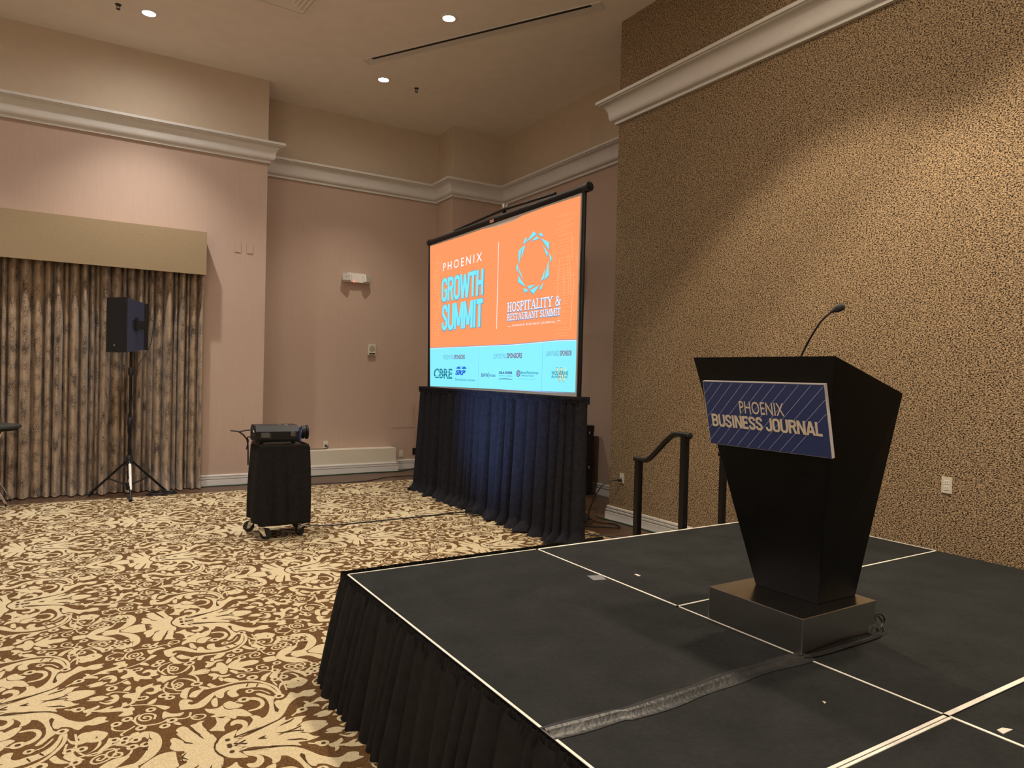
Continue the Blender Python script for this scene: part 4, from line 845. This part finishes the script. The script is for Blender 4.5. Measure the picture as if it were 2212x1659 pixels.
for s in (-1, 1):
    Mx = Matrix.Translation((s*.165, -.085, .0)) @ Matrix.Rotation(R(s*28), 4, 'Z') @ Matrix.Rotation(R(-14), 4, 'X')
    h = MB().rbox(-.065, .065, -.04, .05, -.055, .06, .015, Mx).build('lamp_head', M_white, el)
    l = MB()
    for k in range(5): l.box(-.055, .055, -.044, -.040, -.045+k*.022, -.034+k*.022, Mx)
    l.build('lens', mat('ribbed_lens', (.35, .34, .32), .2, var=.1, scale=30), h)
MB().lathe([(.009, 0), (.009, .006), (.002, .009)], 12, Matrix.Translation((-.045, -.076, -.055)) @ Matrix.Rotation(R(90), 4, 'X')).build('red_indicator', mat('red_led', (.6, .02, .01), .3, var=.01, emit=(1, .04, .02), estr=14), el)
ws = thing('wall_alarm', 'small ivory wall sounder box with a round grille on the far wall', 'alarm', (4.07, 11, 2.0))
MB().rbox(-.065, .065, -.045, -.0005, -.09, .09, .008).build('box', M_socket, ws)
MB().lathe([(.002, .001), (.046, .001), (.048, .005), (.002, .006)], 24, Matrix.Translation((0, -.044, .02)) @ Matrix.Rotation(R(90), 4, 'X')).build('grille', mat('grey_grille', (.33, .31, .27), .6, var=.15, scale=300), ws)
MB().box(-.05, .05, -.047, -.045, -.078, -.055).build('strobe_lens', M_rubber, ws)

# ---------------------------------------------------------------- ceiling fittings
M_fill_globe = mat('fill_globe_glow', (.8, .8, .8), .5, var=.01, emit=(1, .88, .76), estr=32)  # glow of the added fill globes, not a fitting of the hall
M_glow = mat('lamp_glow', (.8, .8, .8), .3, var=.01, emit=(1, .95, .88), estr=30)
def downlight(x, y, watts, col, label, i):
    o = thing('downlight', label or ('round ceiling downlight out of view, %s of the hall' % ('near end' if y < 5 else 'left side')), 'light', (x, y, CEIL), group='recessed ceiling downlights')
    MB().lathe([(.072, -.001), (.072, -.012), (.080, -.013), (.105, -.004), (.105, -.0005)], 32, caps=False).build('trim_ring', M_white, o, True)
    MB().lathe([(.001, -.010), (.070, -.009), (.070, -.003), (.001, -.003)], 32).build('lamp_lens', M_glow, o, True)
    l = bpy.data.lights.new('downlight_lamp', 'SPOT'); l.energy = watts; l.color = col; l.spot_size = R(87 if col is WARM else 92); l.spot_blend = .26 if col is WARM else .75; l.shadow_soft_size = .14 if col is WARM else .05
    lo = bpy.data.objects.new('downlight_lamp', l); C.objects.link(lo); lo.parent = o; lo.location = (0, 0, -.02)
    l = bpy.data.lights.new('downlight_spill', 'SPOT'); l.energy = watts*(.18 if col is WARM else .22); l.color = col; l.spot_size = R(176); l.spot_blend = 1.0; l.shadow_soft_size = .06
    lo = bpy.data.objects.new('downlight_spill', l); C.objects.link(lo); lo.parent = o; lo.location = (0, 0, -.02)
for i, (x, y, wt, col, lab) in enumerate(DOWNLIGHTS): downlight(x, y, wt, col, lab, i)
for x, y, lab in ((.30, 9.19, 'dark sprinkler head on the ceiling left of the downlight above the pelmet'), (4.06, 9.36, 'dark sprinkler head on the ceiling right of the farthest downlight')):
    o = thing('sprinkler', lab, 'sprinkler', (x, y, CEIL))
    MB().lathe([(.03, -.006), (.034, -.001), (.034, 0)], 20).build('flange', M_black_metal, o, True)
    m = MB(); m.tube([(-.012, 0, -.006), (-.016, 0, -.035), (0, 0, -.05)], .004, 6); m.tube([(.012, 0, -.006), (.016, 0, -.035), (0, 0, -.05)], .004, 6); m.build('frame', M_black_metal, o)
    MB().lathe([(.003, -.056), (.022, -.054), (.022, -.051), (.003, -.05)], 16).build('deflector', M_black_metal, o)
sa = math.atan2(6.05-8.94, 4.79-3.11); sL = math.hypot(1.68, 2.89)
sh = thing('recessed_ceiling_slot', 'long narrow white housing set diagonally in the ceiling with a black slot', 'ceiling housing', ((3.11+4.79)/2, (8.94+6.05)/2, CEIL), sa)
MB().box(-sL/2, sL/2, -.03, .13, -.010, 0).build('housing_plate', M_trim, sh)
MB().box(-sL/2+.16, sL/2-.12, -.026, .012, -.0125, -.0105).build('slot', M_rubber, sh)
for x in (-sL/2+.01, sL/2-.03): MB().box(x, x+.02, -.03, .13, -.0125, -.0105).build('end_plate', M_trim, sh)
vt = thing('ceiling_vent', 'square white louvred air vent in the ceiling, cut by the top edge of the photo', 'vent', (1.84, 7.84, CEIL), R(4))
m = MB()
def sqring(mb, r0, r1, z0, z1):
    P = [(-1, -1), (1, -1), (1, 1), (-1, 1)]
    vs = [(a*r0, b*r0, z0) for a, b in P]+[(a*r1, b*r1, z1) for a, b in P]+[(a*r0, b*r0, z0+.004) for a, b in P]+[(a*r1, b*r1, z1+.004) for a, b in P]
    mb.add(vs, [(i, (i+1) % 4, 4+(i+1) % 4, 4+i) for i in range(4)]+[(8+i, 12+i, 12+(i+1) % 4, 8+(i+1) % 4) for i in range(4)])
sqring(m, .30, .283, -.022, -.026); m.build('frame', M_ceiling, vt)
MB().box(-.26, .26, -.26, .26, -.003, 0).build('back_plate', mat('dim_duct', (.12, .10, .08), .8, var=.05, scale=10), vt)
for k in range(5): m = MB(); sqring(m, .275-.05*k, .24-.05*k, -.026, -.008); m.build('louvre', M_ceiling, vt)

# unseen glowing globes added behind the viewer to fill the ceiling and walls
for k, (x, y) in enumerate(((-3.2, 1.6), (.4, -3.0), (-3.4, -3.2))):
    o = thing('added_fill_globe', ('added fill light globe, unseen, left of the viewer', 'added fill light globe, unseen, straight behind the viewer', 'added fill light globe, unseen, in the far rear corner')[k], 'light', (x, y, 4.1))
    MB().lathe([(.02, .34), (.12, .31), (.24, .22), (.33, .08), (.35, 0), (.33, -.08), (.24, -.22), (.12, -.31), (.02, -.34)], 32).build('globe', M_fill_globe, o, True)
    MB().tube([(0, 0, .33), (0, 0, CEIL-4.1)], .012, 8).build('stem', M_black_metal, o)
    MB().lathe([(.06, CEIL-4.1-.04), (.08, CEIL-4.1)], 20).build('canopy', M_black_metal, o)
# ---------------------------------------------------------------- floor cables
cable('power_lead', [(3.34, 10.945, .437), (3.36, 10.92, .42), (3.30, 10.90, .385+.012), (3.1, 10.88, .398), (2.95, 10.85, .40), (2.7, 10.78, .395), (2.62, 10.73, .2), (2.5, 10.6, .01), (2.3, 9.9, .008), (2.0, 8.6, .016), (1.85, 7.4, .016)], .006, 'thin black lead from the outlet over the cream ledge towards the cart')
cable('floor_cable', [(1.3, 10.24, .008), (1.6, 10.27, .008), (2.03, 10.27, .008), (2.4, 10.5, .008), (3.07, 10.66, .008), (3.49, 10.68, .008), (4.0, 10.70, .008), (4.44, 10.68, .008), (4.7, 10.8, .008), (4.93, 10.93, .008), (5.15, 10.9, .008)], .009, 'dark cable along the foot of the far wall in front of the cream ledge', M_green)
cable('floor_cable', [(2.1, 9.85, .008), (2.82, 9.93, .007), (3.3, 9.9, .007), (3.63, 9.91, .007), (3.85, 10.03, .007), (4.1, 10.16, .007), (4.53, 10.14, .007), (4.8, 10.0, .007)], .006, 'thin black cable on the floorboards left of the screen drape')
cable('floor_cable', [(1.88, 7.1, .35), (1.95, 7.15, .12), (2.05, 7.28, .02), (2.28, 7.17, .016), (2.69, 7.167, .016), (3.24, 7.18, .016), (3.62, 7.2, .016), (4.1, 7.22, .016)], .008, 'pair of dark leads across the carpet from the projector cart to the screen drape')
cable('wall_lead', [(5.19, 6.04, .48), (5.10, 6.06, .47), (5.0, 6.1, .40), (4.93, 6.16, .22), (4.92, 6.2, .06), (4.98, 6.1, .008), (5.08, 5.95, .008), (5.02, 5.78, .008), (4.85, 5.9, .008), (4.6, 6.1, .008)], .007, 'black lead hanging from the plug at the far corner of the textured wall')
cable('wall_cable', [(5.6, 6.9, .008), (5.35, 6.6, .008), (5.17, 6.33, .008), (5.19, 5.9, .008), (5.20, 5.3, .008), (5.19, 4.7, .008), (5.2, 3.9, .008)], .007, 'dark green cable along the baseboard of the textured wall', M_green)
pts = []
rnd = random.Random(9)
for k in range(22):
    a = k*1.9; pts.append((4.82+.14*math.cos(a)*(1+.3*rnd.random()), 6.25+.26*math.sin(a*1.07)*(1+.3*rnd.random()), .012+.003*k))
tag(MB().tube(catmull(pts, n=5), .006, 6).build('cable_tangle', M_cable, smooth=True), 'tangle of black cable on the floorboards beside the right end of the screen drape', 'cable')
cable('floor_cable', [(4.2, 5.9, .016), (4.45, 5.65, .016), (4.62, 5.5, .016), (4.85, 5.3, .008), (5.05, 5.0, .008), (5.1, 4.4, .008)], .006, 'thin black cable on the floor just behind the stage edge')

# ---------------------------------------------------------------- light from the projector lens
l = bpy.data.lights.new('projector_lamp', 'SPOT'); l.energy = 420; l.color = (.25, .45, 1.0); l.spot_size = R(66); l.spot_blend = 1.0; l.shadow_soft_size = .03
lo = bpy.data.objects.new('projector_lamp', l); C.objects.link(lo); lo.location = (1.99, 7.02, 1.02)
lo.rotation_euler = (Vector((4.1, 6.75, 1.15))-Vector(lo.location)).to_track_quat('-Z', 'Y').to_euler()
